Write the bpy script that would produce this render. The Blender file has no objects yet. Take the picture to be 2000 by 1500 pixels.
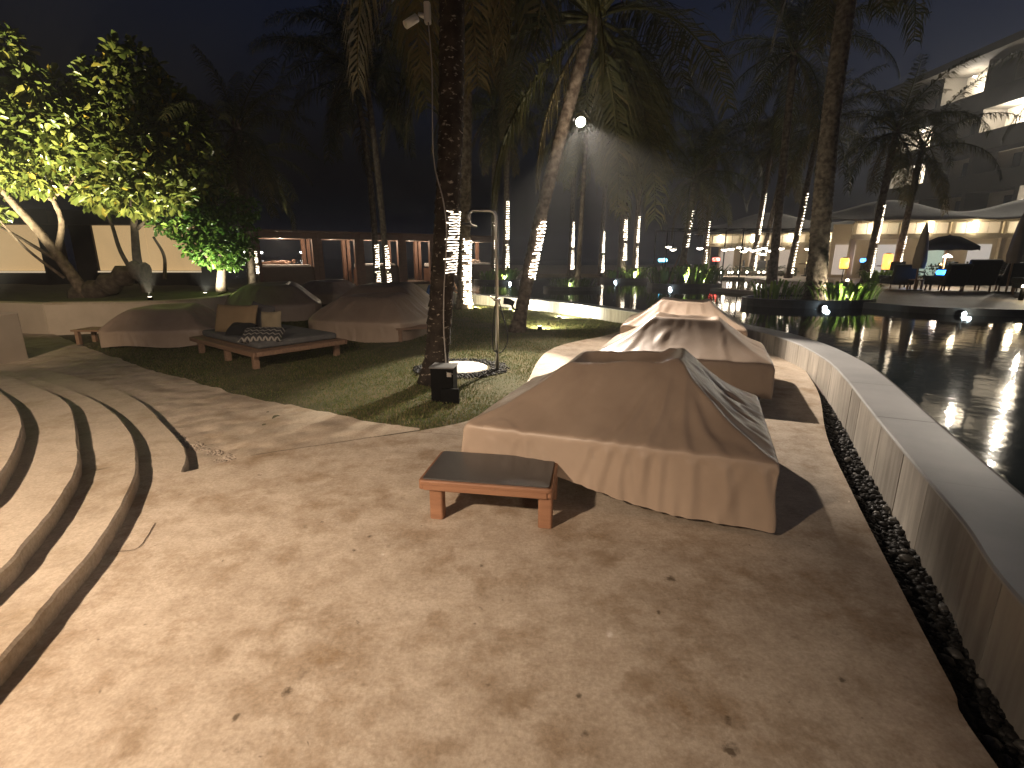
import bpy, bmesh, math, random
import numpy as np
from mathutils import Vector, Matrix, Euler

R = math.radians
random.seed(7)
scene = bpy.context.scene
COL = scene.collection

# ------------------------------------------------------------------ camera
cam_d = bpy.data.cameras.new('camera')
cam = bpy.data.objects.new('camera', cam_d)
COL.objects.link(cam)
cam.location = (0.0, 0.0, 1.6)
cam.rotation_euler = (R(90.0 - 14.27), 0.0, 0.0)
cam_d.sensor_width = 36.0
cam_d.lens = 17.69
cam_d.clip_start = 0.05
cam_d.clip_end = 2000.0
scene.camera = cam

# ------------------------------------------------------------------ night sky, moon
world = bpy.data.worlds.new('World')
scene.world = world
world.use_nodes = True
wn = world.node_tree.nodes
wl = world.node_tree.links
bg = wn['Background']
sky = wn.new('ShaderNodeTexSky')
sky.sky_type = 'NISHITA'
sky.sun_disc = False
sky.sun_elevation = R(-4.0)
sky.sun_rotation = R(120.0)
tint = wn.new('ShaderNodeVectorMath')
tint.operation = 'MULTIPLY'
tint.inputs[1].default_value = (2.1, 2.9, 5.2)
wl.new(sky.outputs['Color'], tint.inputs[0])
wl.new(tint.outputs['Vector'], bg.inputs['Color'])
bg.inputs["Strength"].default_value = 0.15

def lamp(name, kind, loc, energy, color, target=None, size=0.05, cone=None, blend=0.6, angle=None):
    d = bpy.data.lights.new(name, kind)
    d.energy = energy
    d.color = color
    if kind in ('POINT', 'SPOT'):
        d.shadow_soft_size = size
    if kind == 'SPOT':
        d.spot_size = R(cone)
        d.spot_blend = blend
    if kind == 'SUN':
        d.angle = R(angle)
    o = bpy.data.objects.new(name, d)
    o.location = loc
    if target is not None:
        o.rotation_euler = (Vector(target) - Vector(loc)).to_track_quat('-Z', 'Y').to_euler()
    COL.objects.link(o)
    return o

lamp('moon', 'SUN', (0, 0, 30), 0.004, (0.75, 0.85, 1.0), target=(-10, 18, 0), angle=0.5)
# warm floodlight on a pole behind and left of the photographer
lamp('terrace_floodlight', 'SPOT', (-3.6, -0.8, 3.5), 2350.0, (1.0, 0.765, 0.565), target=(-3.1, 1.5, 0.0), size=0.11, cone=104, blend=1.0)
# added unseen fill lamps: behind for step risers, left for block and planter wall
lamp('fill_lamp_behind', 'SPOT', (2.2, -4.6, 2.3), 620.0, (1.0, 0.78, 0.58), target=(-2.6, 3.6, 0.2), size=0.35, cone=62, blend=1.0)
lamp('fill_lamp_left', 'SPOT', (-6.0, 1.0, 3.0), 2000.0, (1.0, 0.76, 0.52), target=(-10.0, 9.4, 0.3), size=0.15, cone=40, blend=1.0)

vs = scene.view_settings
vs.view_transform = 'Standard'
vs.look = 'None'
vs.exposure = 0.12
vs.gamma = 1.0
vs.use_curve_mapping = False
try:
    scene.cycles.use_light_tree = True
    scene.cycles.sample_clamp_indirect = 4.0
    scene.cycles.sample_clamp_direct = 0.0
    scene.cycles.caustics_reflective = False
    scene.cycles.caustics_refractive = False
    scene.cycles.max_bounces = 4
    scene.cycles.diffuse_bounces = 2
    scene.cycles.glossy_bounces = 3
    scene.cycles.transmission_bounces = 2
    scene.cycles.volume_bounces = 0
    scene.cycles.transparent_max_bounces = 8
except Exception:
    pass

# ------------------------------------------------------------------ helpers
MATS = {}

def mat(name, col, rough=0.7, col2=None, scale=3.0, contrast=(0.35, 0.65), bump=0.0, bscale=None, bdist=0.01,
        metal=0.0, spec=0.5, emis=None, strength=0.0, sheen=0.0, trans=0.0, stretch=None, sample=False):
    if name in MATS:
        return MATS[name]
    m = bpy.data.materials.new(name)
    m.use_nodes = True
    nt = m.node_tree
    n, l = nt.nodes, nt.links
    b = n['Principled BSDF']
    b.inputs['Base Color'].default_value = (*col, 1)
    b.inputs['Roughness'].default_value = rough
    b.inputs['Metallic'].default_value = metal
    b.inputs['Specular IOR Level'].default_value = spec
    if sheen:
        b.inputs['Sheen Weight'].default_value = sheen
    if trans:
        b.inputs['Transmission Weight'].default_value = trans
    co = None
    def coords():
        tc = n.new('ShaderNodeTexCoord')
        if stretch:
            mp = n.new('ShaderNodeMapping')
            mp.inputs['Scale'].default_value = stretch
            l.new(tc.outputs['Object'], mp.inputs['Vector'])
            return mp.outputs['Vector']
        return tc.outputs['Object']
    if col2 is not None or bump:
        co = coords()
    if col2 is not None:
        t = n.new('ShaderNodeTexNoise')
        t.inputs['Scale'].default_value = scale
        t.inputs['Detail'].default_value = 6.0
        t.inputs['Roughness'].default_value = 0.62
        l.new(co, t.inputs['Vector'])
        r = n.new('ShaderNodeValToRGB')
        r.color_ramp.elements[0].position = contrast[0]
        r.color_ramp.elements[1].position = contrast[1]
        r.color_ramp.elements[0].color = (*col, 1)
        r.color_ramp.elements[1].color = (*col2, 1)
        l.new(t.outputs['Fac'], r.inputs['Fac'])
        l.new(r.outputs['Color'], b.inputs['Base Color'])
    if bump:
        t2 = n.new('ShaderNodeTexNoise')
        t2.inputs['Scale'].default_value = bscale or scale * 6
        t2.inputs['Detail'].default_value = 5.0
        l.new(co, t2.inputs['Vector'])
        bp = n.new('ShaderNodeBump')
        bp.inputs['Strength'].default_value = bump
        bp.inputs['Distance'].default_value = bdist
        l.new(t2.outputs['Fac'], bp.inputs['Height'])
        l.new(bp.outputs['Normal'], b.inputs['Normal'])
    if emis is not None:
        b.inputs['Emission Color'].default_value = (*emis, 1)
        b.inputs['Emission Strength'].default_value = strength
        if not sample:
            m.cycles.emission_sampling = 'NONE'
    MATS[name] = m
    return m

class MB:
    """collects shapes; build() links them as ONE mesh object"""
    def __init__(s):
        s.v, s.f, s.sm = [], [], []
    def add(s, vs, fs, smooth=False):
        o = len(s.v)
        s.v.extend([tuple(p) for p in vs])
        s.f.extend([tuple(i + o for i in f) for f in fs])
        s.sm.extend([smooth] * len(fs))
        return s
    def box(s, c, size, rz=0.0, rot=None, taper=1.0):
        hx, hy, hz = size[0] / 2, size[1] / 2, size[2] / 2
        m = rot if rot is not None else Matrix.Rotation(rz, 3, 'Z')
        c = Vector(c)
        P = []
        for z in (-1, 1):
            k = taper if z > 0 else 1.0
            for x, y in ((-1, -1), (1, -1), (1, 1), (-1, 1)):
                P.append(c + m @ Vector((x * hx * k, y * hy * k, z * hz)))
        return s.add(P, [(3, 2, 1, 0), (4, 5, 6, 7), (0, 1, 5, 4), (1, 2, 6, 5), (2, 3, 7, 6), (3, 0, 4, 7)])
    def rbox(s, c, size, r=0.02, rz=0.0):
        """box with rounded vertical corners and chamfered top/bottom edges"""
        hx, hy, hz = size[0] / 2, size[1] / 2, size[2] / 2
        k = 4
        ring = []
        for cx, cy, a0 in ((hx - r, hy - r, 0), (-hx + r, hy - r, 90), (-hx + r, -hy + r, 180), (hx - r, -hy + r, 270)):
            for i in range(k + 1):
                a = R(a0 + 90 * i / k)
                ring.append((cx, cy, math.cos(a), math.sin(a)))
        m = Matrix.Rotation(rz, 3, 'Z')
        e = min(r, hz) * 0.45
        P, n = [], len(ring)
        for z, rr in ((-hz, r - e), (-hz + e, r), (hz - e, r), (hz, r - e)):
            for x, y, a, b in ring:
                P.append(Vector(c) + m @ Vector((x + a * rr, y + b * rr, z)))
        F = [tuple(range(n - 1, -1, -1)), tuple(range(3 * n, 4 * n))]
        for k2 in range(3):
            for i in range(n):
                j = (i + 1) % n
                F.append((k2 * n + i, k2 * n + j, (k2 + 1) * n + j, (k2 + 1) * n + i))
        return s.add(P, F)
    def tube(s, pts, rad, n=8, cap=True, smooth=True):
        pts = [Vector(p) for p in pts]
        if not hasattr(rad, '__len__'):
            rad = [rad] * len(pts)
        P, F = [], []
        up = Vector((0.13, 0.21, 0.97)).normalized()
        for i, p in enumerate(pts):
            d = (pts[min(i + 1, len(pts) - 1)] - pts[max(i - 1, 0)])
            d = d.normalized() if d.length > 1e-9 else Vector((0, 0, 1))
            ref = up if abs(d.dot(up)) < 0.95 else Vector((1, 0, 0))
            a = d.cross(ref).normalized()
            b = d.cross(a)
            for k in range(n):
                t = 2 * math.pi * k / n
                P.append(p + (a * math.cos(t) + b * math.sin(t)) * rad[i])
        for i in range(len(pts) - 1):
            for k in range(n):
                k2 = (k + 1) % n
                F.append((i * n + k, i * n + k2, (i + 1) * n + k2, (i + 1) * n + k))
        s.add(P, F, smooth)
        if cap:
            o = len(s.v) - len(P)
            s.f.append(tuple(o + k for k in range(n - 1, -1, -1)))
            s.f.append(tuple(o + (len(pts) - 1) * n + k for k in range(n)))
            s.sm.extend([False, False])
        return s
    def lathe(s, prof, c=(0, 0, 0), n=20, smooth=True, cap=True, squash=1.0):
        P, F = [], []
        for r, z in prof:
            for k in range(n):
                t = 2 * math.pi * k / n
                P.append((c[0] + r * math.cos(t), c[1] + r * math.sin(t) * squash, c[2] + z))
        for i in range(len(prof) - 1):
            for k in range(n):
                k2 = (k + 1) % n
                F.append((i * n + k, i * n + k2, (i + 1) * n + k2, (i + 1) * n + k))
        s.add(P, F, smooth)
        if cap:
            o = len(s.v) - len(P)
            s.f.append(tuple(o + k for k in range(n - 1, -1, -1)))
            s.f.append(tuple(o + (len(prof) - 1) * n + k for k in range(n)))
            s.sm.extend([False, False])
        return s
    def prism(s, poly, z0, z1, smooth=False):
        n = len(poly)
        a = sum(poly[i][0] * poly[(i + 1) % n][1] - poly[(i + 1) % n][0] * poly[i][1] for i in range(n))
        if a < 0:
            poly = poly[::-1]
        P = [(x, y, z0) for x, y in poly] + [(x, y, z1) for x, y in poly]
        F = [tuple(range(n - 1, -1, -1)), tuple(range(n, 2 * n))]
        o = [False, False]
        for i in range(n):
            j = (i + 1) % n
            F.append((i, j, n + j, n + i))
        return s.add(P, F)
    def ball(s, c, r, seg=10, rings=6, sc=(1, 1, 1)):
        pr = []
        P, F = [], []
        for i in range(rings + 1):
            ph = math.pi * i / rings
            for k in range(seg):
                t = 2 * math.pi * k / seg
                P.append((c[0] + r * sc[0] * math.sin(ph) * math.cos(t), c[1] + r * sc[1] * math.sin(ph) * math.sin(t), c[2] - r * sc[2] * math.cos(ph)))
        for i in range(rings):
            for k in range(seg):
                k2 = (k + 1) % seg
                F.append((i * seg + k, i * seg + k2, (i + 1) * seg + k2, (i + 1) * seg + k))
        return s.add(P, F, True)
    def mesh(s, name):
        me = bpy.data.meshes.new(name)
        me.from_pydata(s.v, [], s.f)
        me.polygons.foreach_set('use_smooth', s.sm)
        me.update()
        return me
    def build(s, name, m, parent=None, loc=None, rz=None):
        return link(name, s.mesh(name), m, parent, loc, rz)

def link(name, me, m, parent=None, loc=None, rz=None):
    if m is not None and not me.materials:
        me.materials.append(m)
    o = bpy.data.objects.new(name, me)
    COL.objects.link(o)
    if parent is not None:
        o.parent = parent
    if loc is not None:
        o.location = loc
    if rz is not None:
        o.rotation_euler = (0, 0, rz)
    return o

def tag(o, label=None, cat=None, group=None, kind=None):
    if label: o['label'] = label
    if cat: o['category'] = cat
    if group: o['group'] = group
    if kind: o['kind'] = kind
    return o

def thing(name, label, cat, loc=(0, 0, 0), rz=0.0, group=None):
    o = bpy.data.objects.new(name, None)
    o.empty_display_size = 0.2
    COL.objects.link(o)
    o.location = loc
    o.rotation_euler = (0, 0, rz)
    return tag(o, label, cat, group)

def setting(name, loc=(0, 0, 0)):
    o = bpy.data.objects.new(name, None)
    COL.objects.link(o)
    o.location = loc
    o['kind'] = 'structure'
    return o

def copy_tree(o, parent=None):
    c = o.copy()
    COL.objects.link(c)
    c.parent = parent
    for ch in list(o.children):
        copy_tree(ch, c)
    return c

def smooth_path(pts, n=8):
    """Catmull-Rom through the points"""
    P = [Vector(p) for p in pts]
    P = [P[0] * 2 - P[1]] + P + [P[-1] * 2 - P[-2]]
    out = []
    for i in range(1, len(P) - 2):
        for k in range(n):
            t = k / n
            a, b, c, d = P[i - 1], P[i], P[i + 1], P[i + 2]
            out.append(0.5 * ((2 * b) + (c - a) * t + (2 * a - 5 * b + 4 * c - d) * t * t + (3 * b - a - 3 * c + d) * t ** 3))
    out.append(P[-2])
    return out

def grid_poly(poly, step, zf):
    """flat polygon cut into a grid and lifted to zf(x, y)"""
    bm = bmesh.new()
    vs_ = [bm.verts.new((p[0], p[1], 0)) for p in poly]
    bm.faces.new(vs_)
    bmesh.ops.triangulate(bm, faces=bm.faces[:])
    bmesh.ops.dissolve_limit(bm, angle_limit=0.01, verts=bm.verts[:], edges=bm.edges[:])
    xs = [p[0] for p in poly]; ys = [p[1] for p in poly]
    for lo, hi, no in ((min(xs), max(xs), (1, 0, 0)), (min(ys), max(ys), (0, 1, 0))):
        k = lo + step
        while k < hi:
            bmesh.ops.bisect_plane(bm, geom=bm.verts[:] + bm.edges[:] + bm.faces[:], plane_co=(k * no[0], k * no[1], 0), plane_no=no)
            k += step
    for v in bm.verts:
        v.co.z = zf(v.co.x, v.co.y)
    bm.normal_update()
    for f in bm.faces:
        f.smooth = True
        if f.normal.z < 0:
            f.normal_flip()
    return bm

def link_bm(name, bm, m, parent=None):
    me = bpy.data.meshes.new(name)
    bm.to_mesh(me); bm.free()
    return link(name, me, m, parent)

def offset_curve(pts, d):
    out = []
    n = len(pts)
    for i in range(n):
        a = Vector(pts[max(i - 1, 0)][:2]); b = Vector(pts[min(i + 1, n - 1)][:2])
        t = (b - a).normalized()
        out.append((pts[i][0] + t.y * d, pts[i][1] - t.x * d))
    return out
from mathutils import noise as mnoise
# ------------------------------------------------------------------ surface materials
def stone_mat(name, light, dark, stain, rough=0.6, chisel=0.0, spots=True, marks=()):
    m = bpy.data.materials.new(name)
    m.use_nodes = True
    nt = m.node_tree; n = nt.nodes; l = nt.links
    b = n['Principled BSDF']
    tc = n.new('ShaderNodeTexCoord')
    def noise(scale, detail=6, rough_=0.6, dist=0.0):
        t = n.new('ShaderNodeTexNoise')
        t.inputs['Scale'].default_value = scale
        t.inputs['Detail'].default_value = detail
        t.inputs['Roughness'].default_value = rough_
        t.inputs['Distortion'].default_value = dist
        l.new(tc.outputs['Object'], t.inputs['Vector'])
        return t.outputs['Fac']
    def ramp(f, p0, p1, c0=(0, 0, 0), c1=(1, 1, 1)):
        r = n.new('ShaderNodeValToRGB')
        r.color_ramp.elements[0].position = p0; r.color_ramp.elements[1].position = p1
        r.color_ramp.elements[0].color = (*c0, 1); r.color_ramp.elements[1].color = (*c1, 1)
        l.new(f, r.inputs['Fac'])
        return r.outputs['Color']
    def mix(fac, a, bb, mode='MIX', k=None):
        x = n.new('ShaderNodeMix'); x.data_type = 'RGBA'; x.blend_type = mode
        if fac is None: x.inputs['Factor'].default_value = k
        else: l.new(fac, x.inputs['Factor'])
        for s_, v in (('A', a), ('B', bb)):
            sock = x.inputs[6] if s_ == 'A' else x.inputs[7]
            if isinstance(v, tuple): sock.default_value = (*v, 1)
            else: l.new(v, sock)
        return x.outputs[2]
    base = ramp(noise(5.5, 12, 0.74), 0.36, 0.62, dark, light)
    stains = ramp(noise(2.1, 12, 0.74), 0.49, 0.68)
    c = mix(stains, base, stain)
    fine = ramp(noise(55, 5, 0.7), 0.28, 0.72, (0.62, 0.60, 0.57), (1.12, 1.12, 1.12))
    c = mix(None, c, ramp(noise(0.55, 4, 0.5), 0.35, 0.7, (1.0, 0.98, 0.95), (0.80, 0.76, 0.71)), 'MULTIPLY', 0.9)
    c = mix(None, c, fine, 'MULTIPLY', 0.8)
    if spots:
        sp = ramp(noise(5.2, 6, 0.62), 0.65, 0.80)
        c = mix(sp, c, tuple(v * 0.42 for v in stain))
        sp2 = ramp(noise(15.0, 4, 0.55, 0.4), 0.70, 0.78)
        c = mix(sp2, c, tuple(v * 0.34 for v in stain))
    if marks:
        # spills and dirt marks with their own places and ragged outlines
        nz = n.new('ShaderNodeTexNoise'); nz.inputs['Scale'].default_value = 9.0; nz.inputs['Detail'].default_value = 7.0; nz.inputs['Roughness'].default_value = 0.7
        l.new(tc.outputs['Object'], nz.inputs['Vector'])
        acc_ = [None, None]
        for mx_, my_, mr_ in marks:
            ds = n.new('ShaderNodeVectorMath'); ds.operation = 'DISTANCE'; ds.inputs[1].default_value = (mx_, my_, 0)
            l.new(tc.outputs['Object'], ds.inputs[0])
            ma = n.new('ShaderNodeMath'); ma.operation = 'MULTIPLY_ADD'; ma.inputs[1].default_value = -1.0 / mr_; ma.inputs[2].default_value = 0.12
            l.new(ds.outputs['Value'], ma.inputs[0])
            k = 0 if mr_ < 0.07 else 1
            if acc_[k] is None: acc_[k] = ma.outputs[0]
            else:
                mm = n.new('ShaderNodeMath'); mm.operation = 'MAXIMUM'
                l.new(acc_[k], mm.inputs[0]); l.new(ma.outputs[0], mm.inputs[1]); acc_[k] = mm.outputs[0]
        for k, (gain, colr, amt) in enumerate(((3.6, tuple(v * 0.30 for v in stain), 0.85), (2.2, tuple(v * 0.80 for v in stain), 0.62))):
            ad = n.new('ShaderNodeMath'); ad.operation = 'MULTIPLY_ADD'; ad.inputs[1].default_value = gain; ad.inputs[2].default_value = -gain * 0.5 + 0.35
            l.new(nz.outputs['Fac'], ad.inputs[0])
            sm = n.new('ShaderNodeMath'); sm.operation = 'ADD'; l.new(ad.outputs[0], sm.inputs[0]); l.new(acc_[k], sm.inputs[1])
            mr = n.new('ShaderNodeMapRange'); mr.inputs['From Min'].default_value = 0.0; mr.inputs['From Max'].default_value = 0.45; mr.inputs['To Max'].default_value = amt
            l.new(sm.outputs[0], mr.inputs['Value'])
            c = mix(mr.outputs['Result'], c, colr)
    l.new(c, b.inputs['Base Color'])
    rr = n.new('ShaderNodeMapRange')
    rr.inputs['To Min'].default_value = rough - 0.18; rr.inputs['To Max'].default_value = rough + 0.14
    l.new(noise(3.0, 5), rr.inputs['Value'])
    l.new(rr.outputs['Result'], b.inputs['Roughness'])
    b.inputs['Specular IOR Level'].default_value = 0.4
    bp = n.new('ShaderNodeBump'); bp.inputs['Strength'].default_value = 0.35; bp.inputs['Distance'].default_value = 0.006
    l.new(noise(24, 6, 0.65), bp.inputs['Height'])
    nrm = bp.outputs['Normal']
    bp2 = n.new('ShaderNodeBump'); bp2.inputs['Strength'].default_value = 0.5; bp2.inputs['Distance'].default_value = 0.02
    l.new(noise(4.5, 5, 0.55), bp2.inputs['Height']); l.new(nrm, bp2.inputs['Normal'])
    nrm = bp2.outputs['Normal']
    if chisel:
        v = n.new('ShaderNodeTexVoronoi'); v.inputs['Scale'].default_value = 4.2; v.feature = 'SMOOTH_F1'
        l.new(tc.outputs['Object'], v.inputs['Vector'])
        bp3 = n.new('ShaderNodeBump'); bp3.inputs['Strength'].default_value = chisel; bp3.inputs['Distance'].default_value = 0.05
        l.new(v.outputs['Distance'], bp3.inputs['Height']); l.new(nrm, bp3.inputs['Normal'])
        nrm = bp3.outputs['Normal']
    l.new(nrm, b.inputs['Normal'])
    MATS[name] = m
    return m

MARKS = [(-0.89, 2.51, 0.05), (-0.84, 2.65, 0.035), (0.81, 2.25, 0.05), (0.25, 1.39, 0.04), (0.77, 1.45, 0.035), (1.28, 1.61, 0.03), (-0.16, 2.36, 0.025), (0.68, 2.0, 0.03), (-1.68, 3.22, 0.08), (-0.67, 1.86, 0.16), (-1.01, 1.73, 0.16), (-1.29, 1.36, 0.12), (0.5, 2.43, 0.22), (0.73, 1.32, 0.05), (-0.93, 1.34, 0.06), (-0.99, 1.45, 0.03), (-0.26, 1.61, 0.14), (0.0, 1.52, 0.2), (-0.21, 1.34, 0.1), (0.99, 1.39, 0.2), (0.5, 1.61, 0.18), (-0.85, 1.99, 0.12), (1.28, 2.25, 0.2), (-0.85, 1.56, 0.035), (-0.09, 1.59, 0.03), (0.25, 1.54, 0.02), (0.8, 2.09, 0.03), (-1.22, 1.77, 0.14)]
M_terrace = stone_mat('terrace_stone', (0.58, 0.51, 0.425), (0.41, 0.34, 0.265), (0.27, 0.19, 0.115), marks=MARKS)
M_step = stone_mat('step_stone', (0.56, 0.49, 0.40), (0.46, 0.395, 0.32), (0.34, 0.27, 0.19), spots=False)
M_path = stone_mat('path_stone', (0.56, 0.49, 0.40), (0.44, 0.37, 0.295), (0.33, 0.26, 0.18), rough=0.75, chisel=1.0, spots=False)
M_render = mat('wall_render', (0.50, 0.42, 0.33), 0.85, (0.42, 0.35, 0.27), 1.4, bump=0.25, bscale=30, bdist=0.004)
M_lawn = mat('lawn_soil', (0.050, 0.055, 0.020), 0.95, (0.11, 0.090, 0.045), 2.2, bump=0.6, bscale=60, bdist=0.02)
M_soil = mat('dark_soil', (0.03, 0.024, 0.018), 0.95, (0.05, 0.04, 0.03), 6.0, bump=0.6, bscale=40, bdist=0.02)
M_black_wall = mat('black_stone', (0.020, 0.021, 0.022), 0.45, (0.032, 0.033, 0.034), 5.0, bump=0.2, bscale=30)

def sstep(a, b, x):
    t = min(max((x - a) / (b - a), 0.0), 1.0)
    return t * t * (3 - 2 * t)

def zg(x, y):
    """ground level of path and lawn: the path sinks one step below the terrace to the left"""
    return -0.10 * sstep(0.9, 2.9, -x)

# ------------------------------------------------------------------ the setting
g = MB().add([(480 * math.cos(2 * math.pi * k / 64), 480 * math.sin(2 * math.pi * k / 64), -0.45) for k in range(64)], [tuple(range(64))])
tag(g.build('ground', mat('sand', (0.10, 0.085, 0.06), 0.95, (0.07, 0.06, 0.045), 0.8, bump=0.3, bscale=20)), kind='structure')
s_ = MB().add([(-470, 46, -0.40), (-4, 46, -0.40), (60, 90, -0.40), (300, 370, -0.40), (0, 475, -0.40), (-300, 370, -0.40)], [(0, 1, 2, 3, 4, 5)])
tag(s_.build('sea', mat('sea_water', (0.004, 0.008, 0.012), 0.18, bump=0.4, bscale=0.8, bdist=0.2)), kind='structure')

# wall curve: front face line of the raised pool edge, near to far
wall_ctrl = [(1.35, -1.2), (1.55, 0.4), (1.95, 1.66), (2.24, 2.25), (2.58, 3.02), (3.08, 4.14), (3.61, 5.30), (4.03, 6.37), (4.32, 7.65), (4.30, 8.95), (3.75, 10.4), (2.81, 12.08), (1.2, 14.75), (-1.23, 17.4), (-2.6, 18.6)]
wall_front = [(p.x, p.y) for p in smooth_path([(x, y, 0) for x, y in wall_ctrl], 6)]
WALL_TOP, WATER_Z = 0.32, 0.295
wall_back = offset_curve(wall_front, 0.42)
wall_mid = offset_curve(wall_front, 0.10)

terr_right = [(1.05, -1.8), (1.25, -0.4), (1.57, 1.27), (1.69, 1.59), (1.93, 2.17), (2.38, 3.23), (2.90, 4.38), (3.67, 5.80), (4.24, 7.10)]
terr_right = [(p.x, p.y) for p in smooth_path([(x, y, 0) for x, y in terr_right], 5)]
wm = [p for p in wall_mid if 7.6 < p[1] < 12.4]
lawn_edge = [(2.75, 11.6), (2.0, 10.45), (1.07, 9.44), (0.62, 8.6), (0.38, 7.6), (0.20, 6.43), (-0.04, 5.5), (-0.42, 4.82), (-0.87, 4.50)]
lawn_edge = [(p.x, p.y) for p in smooth_path([(x, y, 0) for x, y in lawn_edge], 5)]
joint = [(-0.87, 4.50), (-1.5, 4.21), (-2.16, 3.89), (-2.33, 3.72), (-2.50, 3.56)]
terrace_poly = terr_right + wm + lawn_edge[:-1] + joint + [(-2.80, 3.515), (-3.3, 3.5), (-3.3, -1.8)]
t = MB().prism(terrace_poly, -0.30, 0.0)
terrace = tag(t.build('terrace', M_terrace), kind='structure')
M_crack = mat('crack_dirt', (0.07, 0.05, 0.035), 0.95)
def crack(pts, w):
    sp_ = smooth_path([(x, y, 0) for x, y in pts], 5)
    pp = [(p.x + random.uniform(-0.003, 0.003), p.y + random.uniform(-0.003, 0.003)) for p in sp_]
    a_, b_ = offset_curve(pp, w), offset_curve(pp, -w)
    n2 = len(pp)
    MB().add([(x, y, 0.004) for x, y in a_] + [(x, y, 0.004) for x, y in b_], [(i, i + 1, n2 + i + 1, n2 + i) for i in range(n2 - 1)]).build('crack', M_crack, terrace)
crack([(-2.205, 2.49), (-2.109, 2.531), (-2.204, 2.801)], 0.0025)
crack([(-2.16, 3.885), (-1.5, 4.205), (-0.9, 4.49)], 0.004)
crack([(-0.9, 4.46), (-0.3, 4.33), (0.3, 4.2)], 0.002)

# cracks and saw cuts in the terrace: thin grooves filled dark
# lawn sheet
lawn_poly = [(-30, 6), (-9, 6), (-5, 5.2), (-2.4, 4.2), (-1.0, 4.15), (-0.3, 4.4), (0.4, 6.0), (0.6, 7.5), (1.3, 9.2), (2.6, 10.7), (3.1, 11.8)] + [p for p in wall_mid if p[1] > 12.0] + [(-3.5, 26), (-3.0, 40), (-30, 40)]
tag(link_bm('lawn', grid_poly(lawn_poly, 0.6, lambda x, y: zg(x, y) - 0.012 + 0.012 * math.sin(2.1 * x + 1.3 * y)), M_lawn), kind='structure')

# path
def path_z(x, y):
    n1 = mnoise.noise(Vector((x * 3.4, y * 3.4, 0.3)))
    n2 = mnoise.noise(Vector((x * 8.0 + 4, y * 8.0, 1.7)))
    amp = sstep(0.8, 2.2, -x)
    return zg(x, y) + 0.004 + amp * (0.026 * abs(n1) + 0.013 * n2)
E1 = [(-2.50, 3.555), (-2.75, 3.98), (-3.24, 4.52), (-4.30, 5.57), (-5.33, 6.32), (-6.34, 6.91), (-7.6, 7.5), (-9.5, 8.1)]
E1s = [(p.x, p.y) for p in smooth_path([(x, y, 0) for x, y in E1], 5)]
lawn_side = [(-0.90, 4.55)] + [(-1.38, 4.79), (-2.31, 5.43), (-3.32, 6.04), (-4.28, 6.68), (-5.46, 7.48), (-6.32, 8.12), (-7.39, 8.93), (-8.67, 9.91), (-10.39, 11.27)] + [(-13.0, 13.2)]
ls = [(p.x, p.y) for p in smooth_path([(x, y, 0) for x, y in lawn_side], 6)]
ls = [(x + random.uniform(-0.018, 0.018), y + random.uniform(-0.018, 0.018)) for x, y in ls]
path_poly = ls + [(-12, 11.5), (-14, 9.0), (-9.5, 7.7)] + [(x - 0.1, y - 0.25) for x, y in E1s[::-1] if x < -3.4] + [(-3.2, 4.3), (-2.62, 3.70), (-2.36, 3.75)] + [(x, y + 0.012) for x, y in joint[:3][::-1]]
tag(link_bm('path', grid_poly(path_poly, 0.09, path_z), M_path), kind='structure')

# ------------------------------------------------------------------ curved steps: slabs with a saw cut at y = 3.52
E2 = [(-1.30, -1.5), (-1.68, 0.5), (-1.97, 1.62), (-2.08, 1.96), (-2.25, 2.47), (-2.60, 3.19), (-2.92, 3.66), (-3.29, 4.12), (-3.85, 4.68), (-4.57, 5.27), (-5.65, 5.98), (-7.0, 6.7), (-9.0, 7.4)]
E3 = [(-1.70, -1.5), (-1.95, 0.3), (-2.20, 1.45), (-2.35, 2.03), (-2.47, 2.30), (-2.68, 2.72), (-2.99, 3.22), (-3.40, 3.71), (-4.33, 4.72), (-5.3, 5.42), (-6.7, 6.2), (-9.0, 7.0)]
E4 = [(-2.1, -1.5), (-2.55, 1.3), (-2.90, 2.40), (-3.12, 2.83), (-3.68, 3.56), (-4.30, 4.20), (-5.3, 4.98), (-6.6, 5.75), (-9.0, 6.6)]
E5 = [(-2.7, -1.5), (-3.15, 1.3), (-3.65, 2.4), (-4.1, 3.2), (-4.9, 4.0), (-6.5, 5.2), (-9.0, 6.1)]
steps = setting('steps')
SH = 0.10
def dense(c):
    return [(p.x, p.y) for p in smooth_path([(x, y, 0) for x, y in c], 6)]
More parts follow.
